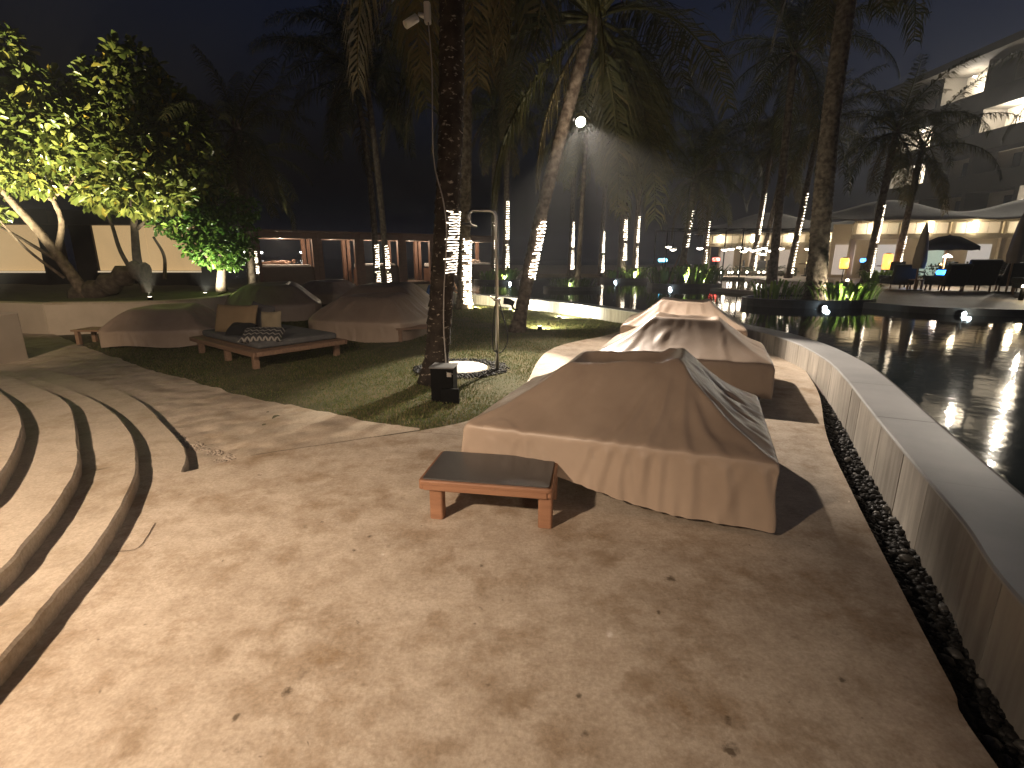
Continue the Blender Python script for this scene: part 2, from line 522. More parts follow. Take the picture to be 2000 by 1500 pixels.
def step_slabs(edge, inner, ztop, back=0.75):
    c = [(x + random.uniform(-0.0035, 0.0035), y + random.uniform(-0.0035, 0.0035)) for x, y in dense(edge)]
    def cut_at(yc):
        for a, b in zip(c, c[1:]):
            if a[1] <= yc <= b[1]:
                k = (yc - a[1]) / (b[1] - a[1])
                return [(a[0] + (b[0] - a[0]) * k, yc)]
        return []
    near = [p for p in c if p[1] < 3.50] + cut_at(3.514)
    far = cut_at(3.521) + [p for p in c if p[1] > 3.535]
    for part in (near, far):
        if len(part) < 2: continue
        off = offset_curve(part, -back)
        m = MB()
        # chamfered nose
        poly0 = part + off[::-1]
        nose = offset_curve(part, -0.012)
        n = len(part)
        P = [(x, y, ztop - 0.16) for x, y in part] + [(x, y, ztop - 0.012) for x, y in part] + [(x, y, ztop) for x, y in nose] + [(x, y, ztop) for x, y in off]
        F = []
        for i in range(n - 1):
            for k in range(3):
                F.append((k * n + i, k * n + i + 1, (k + 1) * n + i + 1, (k + 1) * n + i))
        F.append((0, n, 2 * n, 3 * n)); F.append((4 * n - 1, 3 * n - 1, 2 * n - 1, n - 1))
        m.add(P, F)
        o = m.build('slab', M_step, steps)
        bm = bmesh.new(); bm.from_mesh(o.data); bmesh.ops.recalc_face_normals(bm, faces=bm.faces[:])
        if sum(f.normal.z for f in bm.faces) < 0:
            bmesh.ops.reverse_faces(bm, faces=bm.faces[:])
        bm.to_mesh(o.data); bm.free()
step_slabs([(-2.48, 3.50)] + E1[1:], None, -0.001, 0.62)
step_slabs(E2, None, SH)
step_slabs(E3, None, SH * 2)
step_slabs(E4, None, SH * 3)
step_slabs(E5, None, SH * 4, 4.0)

# pebble drain along the path
def pebble_mesh(seed, seg=6, rings=4):
    rnd = random.Random(seed)
    m = MB().ball((0, 0, 0), 1.0, seg, rings)
    m.v = [tuple(c * rnd.uniform(0.8, 1.15) for c in v) for v in m.v]
    return m
PEB = [pebble_mesh(i) for i in range(5)]
def scatter_pebbles(name, spots, m, kind='stuff', parent=None):
    mb = MB()
    V, F = [], []
    rnd = random.Random(3)
    for x, y, z, r in spots:
        p = PEB[rnd.randrange(5)]
        rot = Euler((rnd.uniform(-0.4, 0.4), rnd.uniform(-0.4, 0.4), rnd.uniform(0, 6.28))).to_matrix()
        sc = Vector((r * rnd.uniform(0.8, 1.3), r * rnd.uniform(0.7, 1.0), r * rnd.uniform(0.45, 0.7)))
        mb.add([Vector((x, y, z)) + rot @ Vector((v[0] * sc.x, v[1] * sc.y, v[2] * sc.z)) for v in p.v], p.f, True)
    o = mb.build(name, m, parent)
    o['kind'] = kind
    return o
rnd = random.Random(5)
drain = []
da, db = Vector((-2.22, 3.84)), Vector((-3.75, 4.95))
for i in range(420):
    t_ = rnd.random()
    w = 0.085 * (1 - 0.6 * t_)
    p = da.lerp(db, t_) + Vector((0.6, 0.8)) * rnd.uniform(-w, w)
    drain.append((p.x, p.y, zg(p.x, p.y) + 0.004, rnd.uniform(0.010, 0.022)))
scatter_pebbles('pebble_drain', drain, mat('pale_pebble', (0.38, 0.32, 0.25), 0.7, (0.22, 0.18, 0.14), 8.0))

# trench of black pebbles between terrace and pool wall
trench_poly = terr_right + [p for p in wall_mid[::-1] if p[1] < 7.7]
tb = MB().add([(x, y, -0.185) for x, y in trench_poly], [tuple(range(len(trench_poly)))])
tag(tb.build('trench_floor', mat('trench', (0.012, 0.012, 0.012), 0.9)), kind='structure')
peb = []
fr = [p for p in wall_front if p[1] < 7.8 and p[1] > 0.6]
def terr_x(y):
    for a, b in zip(terr_right, terr_right[1:]):
        if a[1] <= y <= b[1]:
            return a[0] + (b[0] - a[0]) * (y - a[1]) / (b[1] - a[1])
    return terr_right[-1][0]
def wall_x(y):
    for a, b in zip(wall_front, wall_front[1:]):
        if a[1] <= y <= b[1]:
            return a[0] + (b[0] - a[0]) * (y - a[1]) / (b[1] - a[1])
    return 9
yy = 0.7
while yy < 7.3:
    x0, x1 = terr_x(yy) - 0.02, wall_x(yy) + 0.03
    for k in range(int(5 + 1200 * max(0, x1 - x0) * 0.012)):
        x = rnd.uniform(x0, x1)
        peb.append((x, yy + rnd.uniform(-0.01, 0.01), -0.17 + rnd.uniform(0, 0.035), rnd.uniform(0.013, 0.032)))
    yy += 0.017
scatter_pebbles('black_pebbles', peb, mat('black_pebble', (0.006, 0.006, 0.006), 0.55, (0.018, 0.017, 0.015), 9.0, spec=0.25))

peb2 = [(x, y, z + 0.012, r * 1.25) for (x, y, z, r) in rnd.sample(peb, 110) if r > 0.016]
scatter_pebbles('grey_pebbles', peb2, mat('grey_pebble', (0.11, 0.105, 0.095), 0.5, (0.06, 0.058, 0.052), 7.0))
# ------------------------------------------------------------------ pool wall: facing panels + coping
M_panel = mat('wall_panel', (0.42, 0.395, 0.355), 0.5, (0.30, 0.28, 0.25), 2.4, bump=0.25, bscale=22, bdist=0.006, stretch=(1, 1, 0.25))
M_coping = mat('wall_coping', (0.34, 0.345, 0.345), 0.46, (0.42, 0.42, 0.415), 1.6, bump=0.2, bscale=14, bdist=0.005)
nt = M_panel.node_tree; n_ = nt.nodes; l_ = nt.links
oi = n_.new('ShaderNodeObjectInfo')
tcp = n_.new('ShaderNodeTexCoord'); mpp = n_.new('ShaderNodeMapping'); mpp.inputs['Scale'].default_value = (1, 1, 0.10)
l_.new(tcp.outputs['Object'], mpp.inputs['Vector'])
stn = n_.new('ShaderNodeTexNoise'); stn.inputs['Scale'].default_value = 16.0; stn.inputs['Detail'].default_value = 6.0
l_.new(mpp.outputs['Vector'], stn.inputs['Vector'])
str_ = n_.new('ShaderNodeValToRGB'); str_.color_ramp.elements[0].position = 0.38; str_.color_ramp.elements[1].position = 0.62
str_.color_ramp.elements[0].color = (0.78, 0.765, 0.74, 1); str_.color_ramp.elements[1].color = (1.1, 1.09, 1.06, 1)
l_.new(stn.outputs['Fac'], str_.inputs['Fac'])
mrp = n_.new('ShaderNodeMapRange'); mrp.inputs['To Min'].default_value = 0.72; mrp.inputs['To Max'].default_value = 1.18
l_.new(oi.outputs['Random'], mrp.inputs['Value'])
bs = n_['Principled BSDF']; src = bs.inputs['Base Color'].links[0].from_socket
m1 = n_.new('ShaderNodeVectorMath'); m1.operation = 'MULTIPLY'; l_.new(src, m1.inputs[0]); l_.new(str_.outputs['Color'], m1.inputs[1])
m2 = n_.new('ShaderNodeVectorMath'); m2.operation = 'SCALE'; l_.new(m1.outputs['Vector'], m2.inputs[0]); l_.new(mrp.outputs['Result'], m2.inputs['Scale'])
l_.new(m2.outputs['Vector'], bs.inputs['Base Color'])
pw = thing('pool_wall', 'long curved pale stone wall holding the raised pool', 'wall')
# running length -> panels about 0.55 m long
acc = 0.0
seg, start = [wall_front[0]], 0
inner = offset_curve(wall_front, 0.03)
idx0 = 0
for i in range(1, len(wall_front)):
    acc += math.dist(wall_front[i], wall_front[i - 1])
    if acc > 0.42 or i == len(wall_front) - 1:
        fpts = wall_front[idx0:i + 1]
        ip = inner[idx0:i + 1]
        # shrink ends for a 5 mm joint
        def trim(ps, g=0.003):
            ps = [Vector(p) for p in ps]
            ps[0] = ps[0] + (ps[1] - ps[0]).normalized() * g
            ps[-1] = ps[-1] + (ps[-2] - ps[-1]).normalized() * g
            return [(p.x, p.y) for p in ps]
        j = random.uniform(-0.003, 0.003)
        f2 = offset_curve(trim(fpts), j)
        MB().prism(f2 + trim(ip)[::-1], -0.25, WALL_TOP - 0.016).build('panel', M_panel, pw)
        idx0, acc = i, 0.0
core = MB()
cp_in = offset_curve(wall_front, 0.032)
core.prism(cp_in + offset_curve(wall_front, 0.44)[::-1], -0.3, WALL_TOP - 0.017)
core.build('core', mat('wall_core', (0.12, 0.115, 0.105), 0.8), pw)
fr2 = offset_curve(wall_front, -0.004)
n = len(fr2)
bk = offset_curve(wall_front, 0.425)
c0, c1 = offset_curve(wall_front, 0.008), offset_curve(wall_front, 0.40)
P = [(x, y, WALL_TOP - 0.014) for x, y in fr2] + [(x, y, WALL_TOP - 0.004) for x, y in fr2] + [(x, y, WALL_TOP + 0.003) for x, y in c0] + [(x, y, WALL_TOP + 0.001) for x, y in c1] + [(x, y, WALL_TOP - 0.10) for x, y in bk]
F = []
for i in range(n - 1):
    for k in range(4):
        F.append((k * n + i, (k + 1) * n + i, (k + 1) * n + i + 1, k * n + i + 1))
cuts = [0]
acc = 0.0
for i in range(1, n):
    acc += math.dist(wall_front[i], wall_front[i - 1])
    if acc > 1.25 or i == n - 1:
        cuts.append(i); acc = 0.0
for c0_, c1_ in zip(cuts, cuts[1:]):
    m_ = c1_ - c0_ + 1
    PP = []
    for k in range(5):
        row = [Vector(P[k * n + i]) for i in range(c0_, c1_ + 1)]
        row[0] = row[0] + (row[1] - row[0]).normalized() * 0.003
        row[-1] = row[-1] + (row[-2] - row[-1]).normalized() * 0.003
        PP += row
    dzc = random.uniform(-0.0012, 0.0012)
    PP = [(v.x, v.y, v.z + dzc) for v in PP]
    FF = [(k * m_ + i, k * m_ + i + 1, (k + 1) * m_ + i + 1, (k + 1) * m_ + i) for i in range(m_ - 1) for k in range(4)]
    cp = MB().add(PP, FF, False).build('coping', M_coping, pw)
    bm = bmesh.new(); bm.from_mesh(cp.data)
    if sum(f.normal.z for f in bm.faces) < 0: bmesh.ops.reverse_faces(bm, faces=bm.faces[:])
    bm.to_mesh(cp.data); bm.free()

# ------------------------------------------------------------------ pool water
wm_ = bpy.data.materials.new('pool_water'); wm_.use_nodes = True
nt = wm_.node_tree; n_ = nt.nodes; l_ = nt.links
b_ = n_['Principled BSDF']
b_.inputs['Base Color'].default_value = (0.006, 0.011, 0.014, 1)
b_.inputs['Roughness'].default_value = 0.06
b_.inputs['IOR'].default_value = 1.33
b_.inputs['Specular IOR Level'].default_value = 0.6
tc = n_.new('ShaderNodeTexCoord')
w1 = n_.new('ShaderNodeTexNoise'); w1.inputs['Scale'].default_value = 3.2; w1.inputs['Detail'].default_value = 3.0
w2 = n_.new('ShaderNodeTexNoise'); w2.inputs['Scale'].default_value = 11.0; w2.inputs['Detail'].default_value = 2.0
for w in (w1, w2): l_.new(tc.outputs['Object'], w.inputs['Vector'])
bp1 = n_.new('ShaderNodeBump'); bp1.inputs['Strength'].default_value = 0.30; bp1.inputs['Distance'].default_value = 0.0075
bp2 = n_.new('ShaderNodeBump'); bp2.inputs['Strength'].default_value = 0.18; bp2.inputs['Distance'].default_value = 0.0025
l_.new(w1.outputs['Fac'], bp1.inputs['Height']); l_.new(w2.outputs['Fac'], bp2.inputs['Height'])
l_.new(bp1.outputs['Normal'], bp2.inputs['Normal']); l_.new(bp2.outputs['Normal'], b_.inputs['Normal'])
wp = offset_curve(wall_front, 0.41)
water_poly = wp + [(-2.2, 26), (-2.0, 32), (40, 36), (40, -1.2)]
tag(MB().add([(x, y, WATER_Z) for x, y in water_poly], [tuple(range(len(water_poly)))]).build('pool_water', wm_), kind='structure')
# ------------------------------------------------------------------ draped covers (small cloth relaxation)
def drape(w, d, ztop, plat, skirt, seed, step=0.034, slack=1.004, iters=90, folds=0.020, creases=22, lines=(), tilt=0.0, pz=0.42, lumps=()):
    """fitted cover over a box w x d x ztop with a cushion pile 'plat' = (cx, cy, w, d); returns verts, faces.
    skirt(u) gives the hem drop; cloth is relaxed under gravity against box and cushions"""
    rs = np.random.RandomState(seed)
    nx, ny = int(round(w / step)) + 1, int(round(d / step)) + 1
    ns = max(4, int(round(0.34 / step)))
    xs, ys = np.linspace(-w / 2, w / 2, nx), np.linspace(-d / 2, d / 2, ny)
    cx, cy, pw_, pd_ = plat
    def tent(X, Y):
        # linear slope from the cushion plateau to the box edge
        x0, x1 = cx - pw_ / 2, cx + pw_ / 2
        y0, y1 = cy - pd_ / 2, cy + pd_ / 2
        tx = np.where(X < x0, (X + w / 2) / (x0 + w / 2), np.where(X > x1, (w / 2 - X) / (w / 2 - x1), 1.0))
        ty = np.where(Y < y0, (Y + d / 2) / (y0 + d / 2), np.where(Y > y1, (d / 2 - Y) / (d / 2 - y1), 1.0))
        return ztop + pz * np.clip(np.minimum(tx, ty), 0, 1)
    X, Y = np.meshgrid(xs, ys, indexing='ij')
    Z = tent(X, Y)
    top = np.stack([X, Y, Z], -1).reshape(-1, 3)
    idx = np.arange(nx * ny).reshape(nx, ny)
    per = list(idx[:, 0]) + list(idx[-1, 1:]) + list(idx[-2::-1, -1]) + list(idx[0, -2:0:-1])
    npz = len(per)
    V = [top]
    rings = [np.array(per)]
    base = nx * ny
    ang = np.arange(npz) / npz
    drop = np.array([skirt(top[p][0] / (w / 2), top[p][1] / (d / 2)) for p in per])
    for k in range(1, ns + 1):
        r = top[per].copy()
        out = r[:, :2] / np.maximum(np.abs(r[:, :2] / np.array([w / 2, d / 2])).max(1, keepdims=True), 1e-6)
        r[:, 0] = r[:, 0] * (1 + 0.006 * k / ns); r[:, 1] = r[:, 1] * (1 + 0.006 * k / ns)
        r[:, 2] = ztop - drop * k / ns
        q_ = (k / ns) ** 0.8
        sway = folds * q_ * (np.sin(ang * 6.28 * 17 + 2.0) * 0.6 + np.sin(ang * 6.28 * 29 + seed) * 0.5 + np.sin(ang * 6.28 * 11 + 1.3 * seed) * 0.8)
        r[:, :2] += out / np.linalg.norm(out, axis=1, keepdims=True) * sway[:, None]
        V.append(r)
        rings.append(np.arange(base + (k - 1) * npz, base + k * npz))
    V = np.concatenate(V)
    faces = []
    for i in range(nx - 1):
        for j in range(ny - 1):
            faces.append((idx[i, j], idx[i + 1, j], idx[i + 1, j + 1], idx[i, j + 1]))
    for k in range(ns):
        a, b = rings[k], rings[k + 1]
        for i in range(npz):
            j = (i + 1) % npz
            faces.append((a[i], b[i], b[j], a[j]))
    Fa = np.array(faces)
    E_ = np.concatenate([Fa[:, [0, 1]], Fa[:, [1, 2]], Fa[:, [2, 3]], Fa[:, [3, 0]]])
    E_ = np.unique(np.sort(E_, 1), axis=0)
    SHR = np.concatenate([Fa[:, [0, 2]], Fa[:, [1, 3]]])
    bend = []
    for i in range(nx - 2): bend.append(np.stack([idx[i, :], idx[i + 2, :]], 1))
    for j in range(ny - 2): bend.append(np.stack([idx[:, j], idx[:, j + 2]], 1))
    for k in range(ns - 1): bend.append(np.stack([rings[k], rings[k + 2]], 1))
    for k in range(1, ns + 1): bend.append(np.stack([rings[k], np.roll(rings[k], -2)], 1))
    B_ = np.concatenate(bend)
    allE = np.concatenate([E_, SHR, B_])
    L0 = np.linalg.norm(V[allE[:, 0]] - V[allE[:, 1]], axis=1)
    L0 = L0 * slack
    K = np.concatenate([np.ones(len(E_)) * 1.0, np.ones(len(SHR)) * 0.5, np.ones(len(B_)) * 0.10])
    nV = len(V)
    cnt = np.bincount(allE[:, 0], K, nV) + np.bincount(allE[:, 1], K, nV)
    i0, i1 = allE[:, 0], allE[:, 1]
    V += rs.normal(0, 0.0015, V.shape)
    vel = np.zeros_like(V)
    # cushion pile: rounded bumps under the plateau
    x0, x1, y0, y1 = cx - pw_ / 2, cx + pw_ / 2, cy - pd_ / 2, cy + pd_ / 2
    ramp_up = 0.10
    def support(P):
        x, y = P[:, 0], P[:, 1]
        inside = (np.abs(x) < w / 2 - 0.012) & (np.abs(y) < d / 2 - 0.012)
        dx = np.maximum(np.maximum(x0 - x, x - x1), 0); dy = np.maximum(np.maximum(y0 - y, y - y1), 0)
        dist = np.sqrt(dx * dx + dy * dy)
        tx, ty = (x - cx) / (pw_ / 2), (y - cy) / (pd_ / 2)
        sag = 0.12 * np.clip(1 - ty * ty, 0, 1) * np.clip(1 - tx ** 4, 0, 1) + 0.05 * np.clip(1 - (tx - 0.35) ** 2 * 1.6, 0, 1) - tilt * np.clip(tx, -1, 1)
        t_ = np.clip((tent(x, y) - ztop) / pz, 0, 1)
        h = np.where(dist < 1e-6, ztop + pz - sag, ztop + (pz + tilt * np.clip(tx, -1, 1)) * np.clip(t_ - 0.13 * np.sin(np.pi * t_), 0, 1))
        return np.where(inside, h, -9.0)
    for it in range(iters):
        damp = 0.94 if it < iters - 30 else 0.80
        prev = V.copy()
        V = V + vel * damp
        V[:, 2] -= 0.0007
        for s2 in range(5):
            D = V[i1] - V[i0]
            L = np.sqrt((D * D).sum(1)) + 1e-9
            # cloth resists stretch fully and compression only weakly
            st = (L - L0) / L
            st = np.where(st > 0, st, 0.6 * st) * K * 0.5
            C = D * st[:, None]
            for c in range(3):
                V[:, c] += (np.bincount(i0, C[:, c], nV) - np.bincount(i1, C[:, c], nV)) / cnt * 3.2
            h = support(V)
            below = V[:, 2] < h
            depth_side = np.minimum(w / 2 - np.abs(V[:, 0]), d / 2 - np.abs(V[:, 1]))
            push_side = below & (depth_side < 0.10) & ((h - V[:, 2]) > depth_side * 1.5)
            up = below & ~push_side
            V[up, 2] = h[up]
            # sideways: back out of the box wall
            px_ = push_side & ((w / 2 - np.abs(V[:, 0])) < (d / 2 - np.abs(V[:, 1])))
            py_ = push_side & ~px_
            V[px_, 0] = np.sign(V[px_, 0]) * (w / 2 - 0.012)
            V[py_, 1] = np.sign(V[py_, 1]) * (d / 2 - 0.012)
        nv = V - prev
        fr_ = support(V) > V[:, 2] - 0.004
        nv[fr_] *= 0.5
        vel = nv
    # creases: ridged folds fanning out from the pile, gathers below the seam, crumpled pockets
    nt_ = nx * ny
    x, y = top[:, 0], top[:, 1]
    th = np.arctan2((y - cy) / pd_, (x - cx) / pw_)
    tt = np.clip((tent(x, y) - ztop) / pz, 0, 1)
    outside = np.clip((1 - tt) / 0.06, 0, 1)
    dz = np.zeros(nt_)
    for q in range(creases):
        c0 = rs.uniform(-3.14, 3.14) if q % 2 else rs.uniform(-2.4, 0.3)
        wd = rs.uniform(0.012, 0.055)
        r0, r1 = sorted(rs.uniform(0.0, 1.0, 2)); r1 = max(r1, r0 + 0.35)
        bendq = rs.uniform(-0.25, 0.25)
        dd = (th - c0 - bendq * (1 - tt) + np.pi) % (2 * np.pi) - np.pi
        e = np.clip((1 - tt - r0) / 0.15, 0, 1) * np.clip((r1 - (1 - tt)) / 0.25, 0, 1)
        a = rs.uniform(0.5, 1.3)
        dz += a * e * (np.exp(-np.abs(dd / wd) ** 1.3) - 0.55 * np.exp(-((dd - 1.9 * wd) / (1.5 * wd)) ** 2))
    dz *= folds * outside
    for (ax0, ay0, ax1, ay1, am, w0, w1) in lines:
        dx_, dy_ = ax1 - ax0, ay1 - ay0
        LL = math.hypot(dx_, dy_)
        t_ = ((x - ax0) * dx_ + (y - ay0) * dy_) / LL ** 2
        s2 = ((x - ax0) * -dy_ + (y - ay0) * dx_) / LL + 0.018 * np.sin(5 * t_ + ax1 * 7)
        tc_ = np.clip(t_, 0, 1.0)
        ww = w0 + (w1 - w0) * tc_
        e_ = np.clip(t_ / 0.10, 0, 1) * np.clip((1.02 - t_) / 0.04, 0, 1) * (0.35 + 0.65 * np.sin(np.pi * np.clip(tc_ * 0.8 + 0.1, 0, 1)))
        dz += am * e_ * (np.exp(-np.abs(s2 / ww) ** 1.6) - 0.8 * np.exp(-((s2 - 1.7 * ww) / (1.1 * ww)) ** 2))
    for lx, ly, lr, la in lumps:
        rr_ = np.sqrt((x - lx) ** 2 + (y - ly) ** 2)
        wgt = np.exp(-(rr_ / lr) ** 2)
        for i in np.nonzero(wgt > 0.02)[0]:
            # creases run across the slope, pinched against the seam
            p = Vector((x[i] * 3.2, y[i] * 7.5 + 2.0 * x[i], seed * 1.7))
            w2 = Vector((mnoise.noise(p), mnoise.noise(p + Vector((5, 2, 1))), 0)) * 0.8
            r1_ = 1.0 - 2.4 * abs(mnoise.noise(p + w2))
            r2_ = 1.0 - 2.4 * abs(mnoise.noise((p + w2) * 2.1 + Vector((3, 3, 3))))
            dz[i] += la * wgt[i] * (0.34 * r1_ + 0.14 * r2_ - 0.20)
    # fine slack wrinkles everywhere off the cushion top
    for i in range(nt_):
        q_ = Vector((th[i] * 7.0, tt[i] * 1.6, seed * 0.9))
        dz[i] += 0.0065 * outside[i] * (0.6 - 2.2 * abs(mnoise.noise(q_ + Vector((mnoise.noise(q_ * 2.0), 0, 0)) * 0.5)))
    dz += 0.004 * np.sin(7 * x + 3 * np.sin(5 * y + seed)) * np.sin(6 * y + 2 * np.sin(4 * x))
    for _ in range(2):
        g2 = dz.reshape(nx, ny)
        g2[1:-1, 1:-1] = 0.6 * g2[1:-1, 1:-1] + 0.1 * (g2[:-2, 1:-1] + g2[2:, 1:-1] + g2[1:-1, :-2] + g2[1:-1, 2:])
        dz = g2.reshape(-1)
    V[:nt_, 2] += dz * np.clip(np.minimum(w / 2 - np.abs(x), d / 2 - np.abs(y)) / 0.04, 0, 1)
    r_ = V[rings[0]]
    outd = r_[:, :2] / np.array([w / 2, d / 2]); ax = np.abs(outd).argmax(1)
    nrm = np.zeros((npz, 2)); nrm[np.arange(npz), ax] = np.sign(outd[np.arange(npz), ax])
    s_len = np.concatenate([[0], np.cumsum(np.linalg.norm(np.diff(r_[:, :2], axis=0), axis=1))])
    sd = np.zeros((ns + 1, npz))
    for q in range(creases // 2 + 6):
        c0 = rs.uniform(0, s_len[-1]); wd = rs.uniform(0.012, 0.05); sl_ = rs.uniform(-0.10, 0.10); k0 = rs.uniform(0, 0.5)
        for k in range(1, ns + 1):
            f = k / ns
            e = np.clip((f - k0 + 0.25) / 0.25, 0, 1)
            dd = s_len - c0 - sl_ * f
            sd[k] += rs.uniform(0.8, 1.0) * e * (np.exp(-(dd / wd) ** 2) - 0.5 * np.exp(-((dd - 2.2 * wd) / (1.6 * wd)) ** 2))
    for (ax0, ay0, ax1, ay1, am, w0, w1) in lines:
        if ay1 > -d / 2 + 0.06: continue
        c0 = ax1 + w / 2
        sl_ = 0.22 * (ax1 - ax0)
        for k in range(1, ns + 1):
            f = k / ns
            dd = s_len - c0 - sl_ * f
            sd[k] += (am / folds) * 1.5 * (1 - 0.45 * f) * (np.exp(-np.abs(dd / (w1 * 0.9)) ** 1.6) - 0.7 * np.exp(-((dd - 1.7 * w1) / (1.1 * w1)) ** 2))
    for k in range(1, ns + 1):
        V[rings[k], 0] += nrm[:, 0] * sd[k] * folds * 0.5
        V[rings[k], 1] += nrm[:, 1] * sd[k] * folds * 0.5
    return V, Fa

M_cover = None
def cover_material():
    m = mat('cover_fabric', (0.43, 0.335, 0.255), 0.45, (0.37, 0.285, 0.215), 2.0, bump=0.12, bscale=260, bdist=0.001, spec=0.45)
    return m
M_cover = cover_material()
M_cover_top = mat('dark_cover_fabric', (0.355, 0.272, 0.203), 0.40, (0.295, 0.222, 0.165), 2.4, bump=0.12, bscale=260, bdist=0.001, spec=0.65)
M_teak = mat('teak', (0.23, 0.112, 0.060), 0.55, (0.32, 0.165, 0.092), 2.5, bump=0.25, bscale=26, bdist=0.002, stretch=(1, 9, 9))
M_teak_grey = mat('weathered_teak', (0.20, 0.12, 0.075), 0.6, (0.28, 0.175, 0.11), 2.5, bump=0.25, bscale=26, bdist=0.002, stretch=(1, 9, 9))

def cover_mesh(w, d, ztop, plat, skirt, seed, sub=1, **k):
    V, Fa = drape(w, d, ztop, plat, skirt, seed, **k)
    me = bpy.data.meshes.new('cover')
    me.from_pydata(V.tolist(), [], Fa.tolist())
    me.polygons.foreach_set('use_smooth', [True] * len(Fa))
    bm = bmesh.new(); bm.from_mesh(me); bmesh.ops.recalc_face_normals(bm, faces=bm.faces[:])
    bm.to_mesh(me); bm.free()
    me.materials.append(M_cover)
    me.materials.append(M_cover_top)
    # the top panel takes a darker, glossier material than the skirt
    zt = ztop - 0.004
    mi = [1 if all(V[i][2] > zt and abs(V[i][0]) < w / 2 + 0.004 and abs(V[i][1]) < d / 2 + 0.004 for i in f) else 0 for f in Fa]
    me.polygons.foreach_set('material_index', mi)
    return me

def daybed_frame(t, w, d, z, leg=0.26):
    """low teak platform with legs, mostly under the cover"""
    for sx in (-1, 1):
        for sy in (-1, 1):
            MB().rbox((sx * (w / 2 - 0.16), sy * (d / 2 - 0.14), leg / 2), (0.085, 0.085, leg), 0.012).build('leg', M_teak_grey, t)
    MB().rbox((0, 0, leg + 0.022), (w - 0.06, d - 0.06, 0.045), 0.03).build('platform', M_teak_grey, t)
    MB().rbox((0, 0, leg + 0.045 + (z - leg - 0.06) / 2), (w - 0.08, d - 0.08, z - leg - 0.065), 0.05).build('mattress', mat('mattress_dark', (0.05, 0.05, 0.055), 0.9), t)

def front_skirt(u, v):
    # hem hangs lowest at the near right corner, is hitched up to the left of the front
    x = (u + 1) / 2
    if v < -0.98:
        return 0.20 + 0.15 * sstep(0.25, 0.75, x) - 0.03 * sstep(0.0, 0.25, x) * (1 - sstep(0.3, 0.5, x))
    if u > 0.98: return 0.33 - 0.05 * (v + 1) / 2
    if u < -0.98: return 0.22
    return 0.28

W_, D_, ZT = 2.02, 1.60, 0.45
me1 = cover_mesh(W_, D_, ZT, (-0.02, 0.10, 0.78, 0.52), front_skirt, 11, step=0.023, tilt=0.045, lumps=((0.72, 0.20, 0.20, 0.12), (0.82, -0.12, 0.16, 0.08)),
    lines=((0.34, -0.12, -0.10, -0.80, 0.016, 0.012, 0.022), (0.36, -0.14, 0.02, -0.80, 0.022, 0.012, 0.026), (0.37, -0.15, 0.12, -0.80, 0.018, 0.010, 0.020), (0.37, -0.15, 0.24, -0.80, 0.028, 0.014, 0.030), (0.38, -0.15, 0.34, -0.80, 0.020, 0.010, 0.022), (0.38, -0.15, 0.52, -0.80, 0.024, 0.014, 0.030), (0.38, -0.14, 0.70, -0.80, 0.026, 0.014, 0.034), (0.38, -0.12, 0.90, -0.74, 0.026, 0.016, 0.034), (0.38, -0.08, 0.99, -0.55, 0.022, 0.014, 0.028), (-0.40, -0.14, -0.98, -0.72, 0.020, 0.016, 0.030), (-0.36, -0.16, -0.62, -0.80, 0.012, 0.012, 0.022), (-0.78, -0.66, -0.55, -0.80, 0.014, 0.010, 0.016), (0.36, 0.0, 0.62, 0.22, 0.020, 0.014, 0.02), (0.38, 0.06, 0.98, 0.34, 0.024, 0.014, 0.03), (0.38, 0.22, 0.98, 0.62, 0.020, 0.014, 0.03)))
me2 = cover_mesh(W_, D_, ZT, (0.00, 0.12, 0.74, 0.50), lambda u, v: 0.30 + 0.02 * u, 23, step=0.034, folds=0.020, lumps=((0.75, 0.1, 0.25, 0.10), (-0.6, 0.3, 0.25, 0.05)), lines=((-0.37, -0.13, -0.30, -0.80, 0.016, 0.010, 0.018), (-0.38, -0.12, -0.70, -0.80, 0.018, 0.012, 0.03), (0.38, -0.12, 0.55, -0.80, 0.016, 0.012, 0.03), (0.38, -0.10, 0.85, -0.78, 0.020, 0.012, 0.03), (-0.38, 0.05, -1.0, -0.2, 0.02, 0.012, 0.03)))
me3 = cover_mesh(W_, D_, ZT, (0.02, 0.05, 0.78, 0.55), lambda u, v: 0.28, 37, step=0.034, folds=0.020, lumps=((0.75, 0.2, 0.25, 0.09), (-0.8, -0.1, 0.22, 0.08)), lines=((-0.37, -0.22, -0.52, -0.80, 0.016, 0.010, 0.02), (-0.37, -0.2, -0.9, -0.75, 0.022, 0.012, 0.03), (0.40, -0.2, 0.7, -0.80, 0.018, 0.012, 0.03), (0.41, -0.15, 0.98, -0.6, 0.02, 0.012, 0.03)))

def mound(me, name='cover'):
    """softer, rounder version of a cover: domed top, rounded corners, drooping hem"""
    m2 = me.copy()
    co = np.empty(len(m2.vertices) * 3); m2.vertices.foreach_get('co', co); co = co.reshape(-1, 3)
    u, v = co[:, 0] / (W_ / 2), co[:, 1] / (D_ / 2)
    q = np.clip(np.abs(u), 0, 1.05) * np.clip(np.abs(v), 0, 1.05)
    k = 1 - 0.13 * q ** 3
    co[:, 0] *= k; co[:, 1] *= k
    t = np.clip((co[:, 2] - ZT) / 0.42, 0, 1.1)
    co[:, 2] = np.where(co[:, 2] > ZT, ZT - 0.07 * (1 - t) * np.maximum(np.abs(u), np.abs(v)) ** 4 + 0.42 * np.sin(np.clip(t, 0, 1) * math.pi / 2) ** 1.1 + 0.05 * t * np.sin(2.3 * u + 1) * np.sin(2 * v), co[:, 2] - 0.07 + 0.03 * np.sin(4 * u + 3 * v))
    m2.vertices.foreach_set('co', co.reshape(-1))
    m2.update()
    return m2
me2m, me3m = mound(me2), mound(me3)
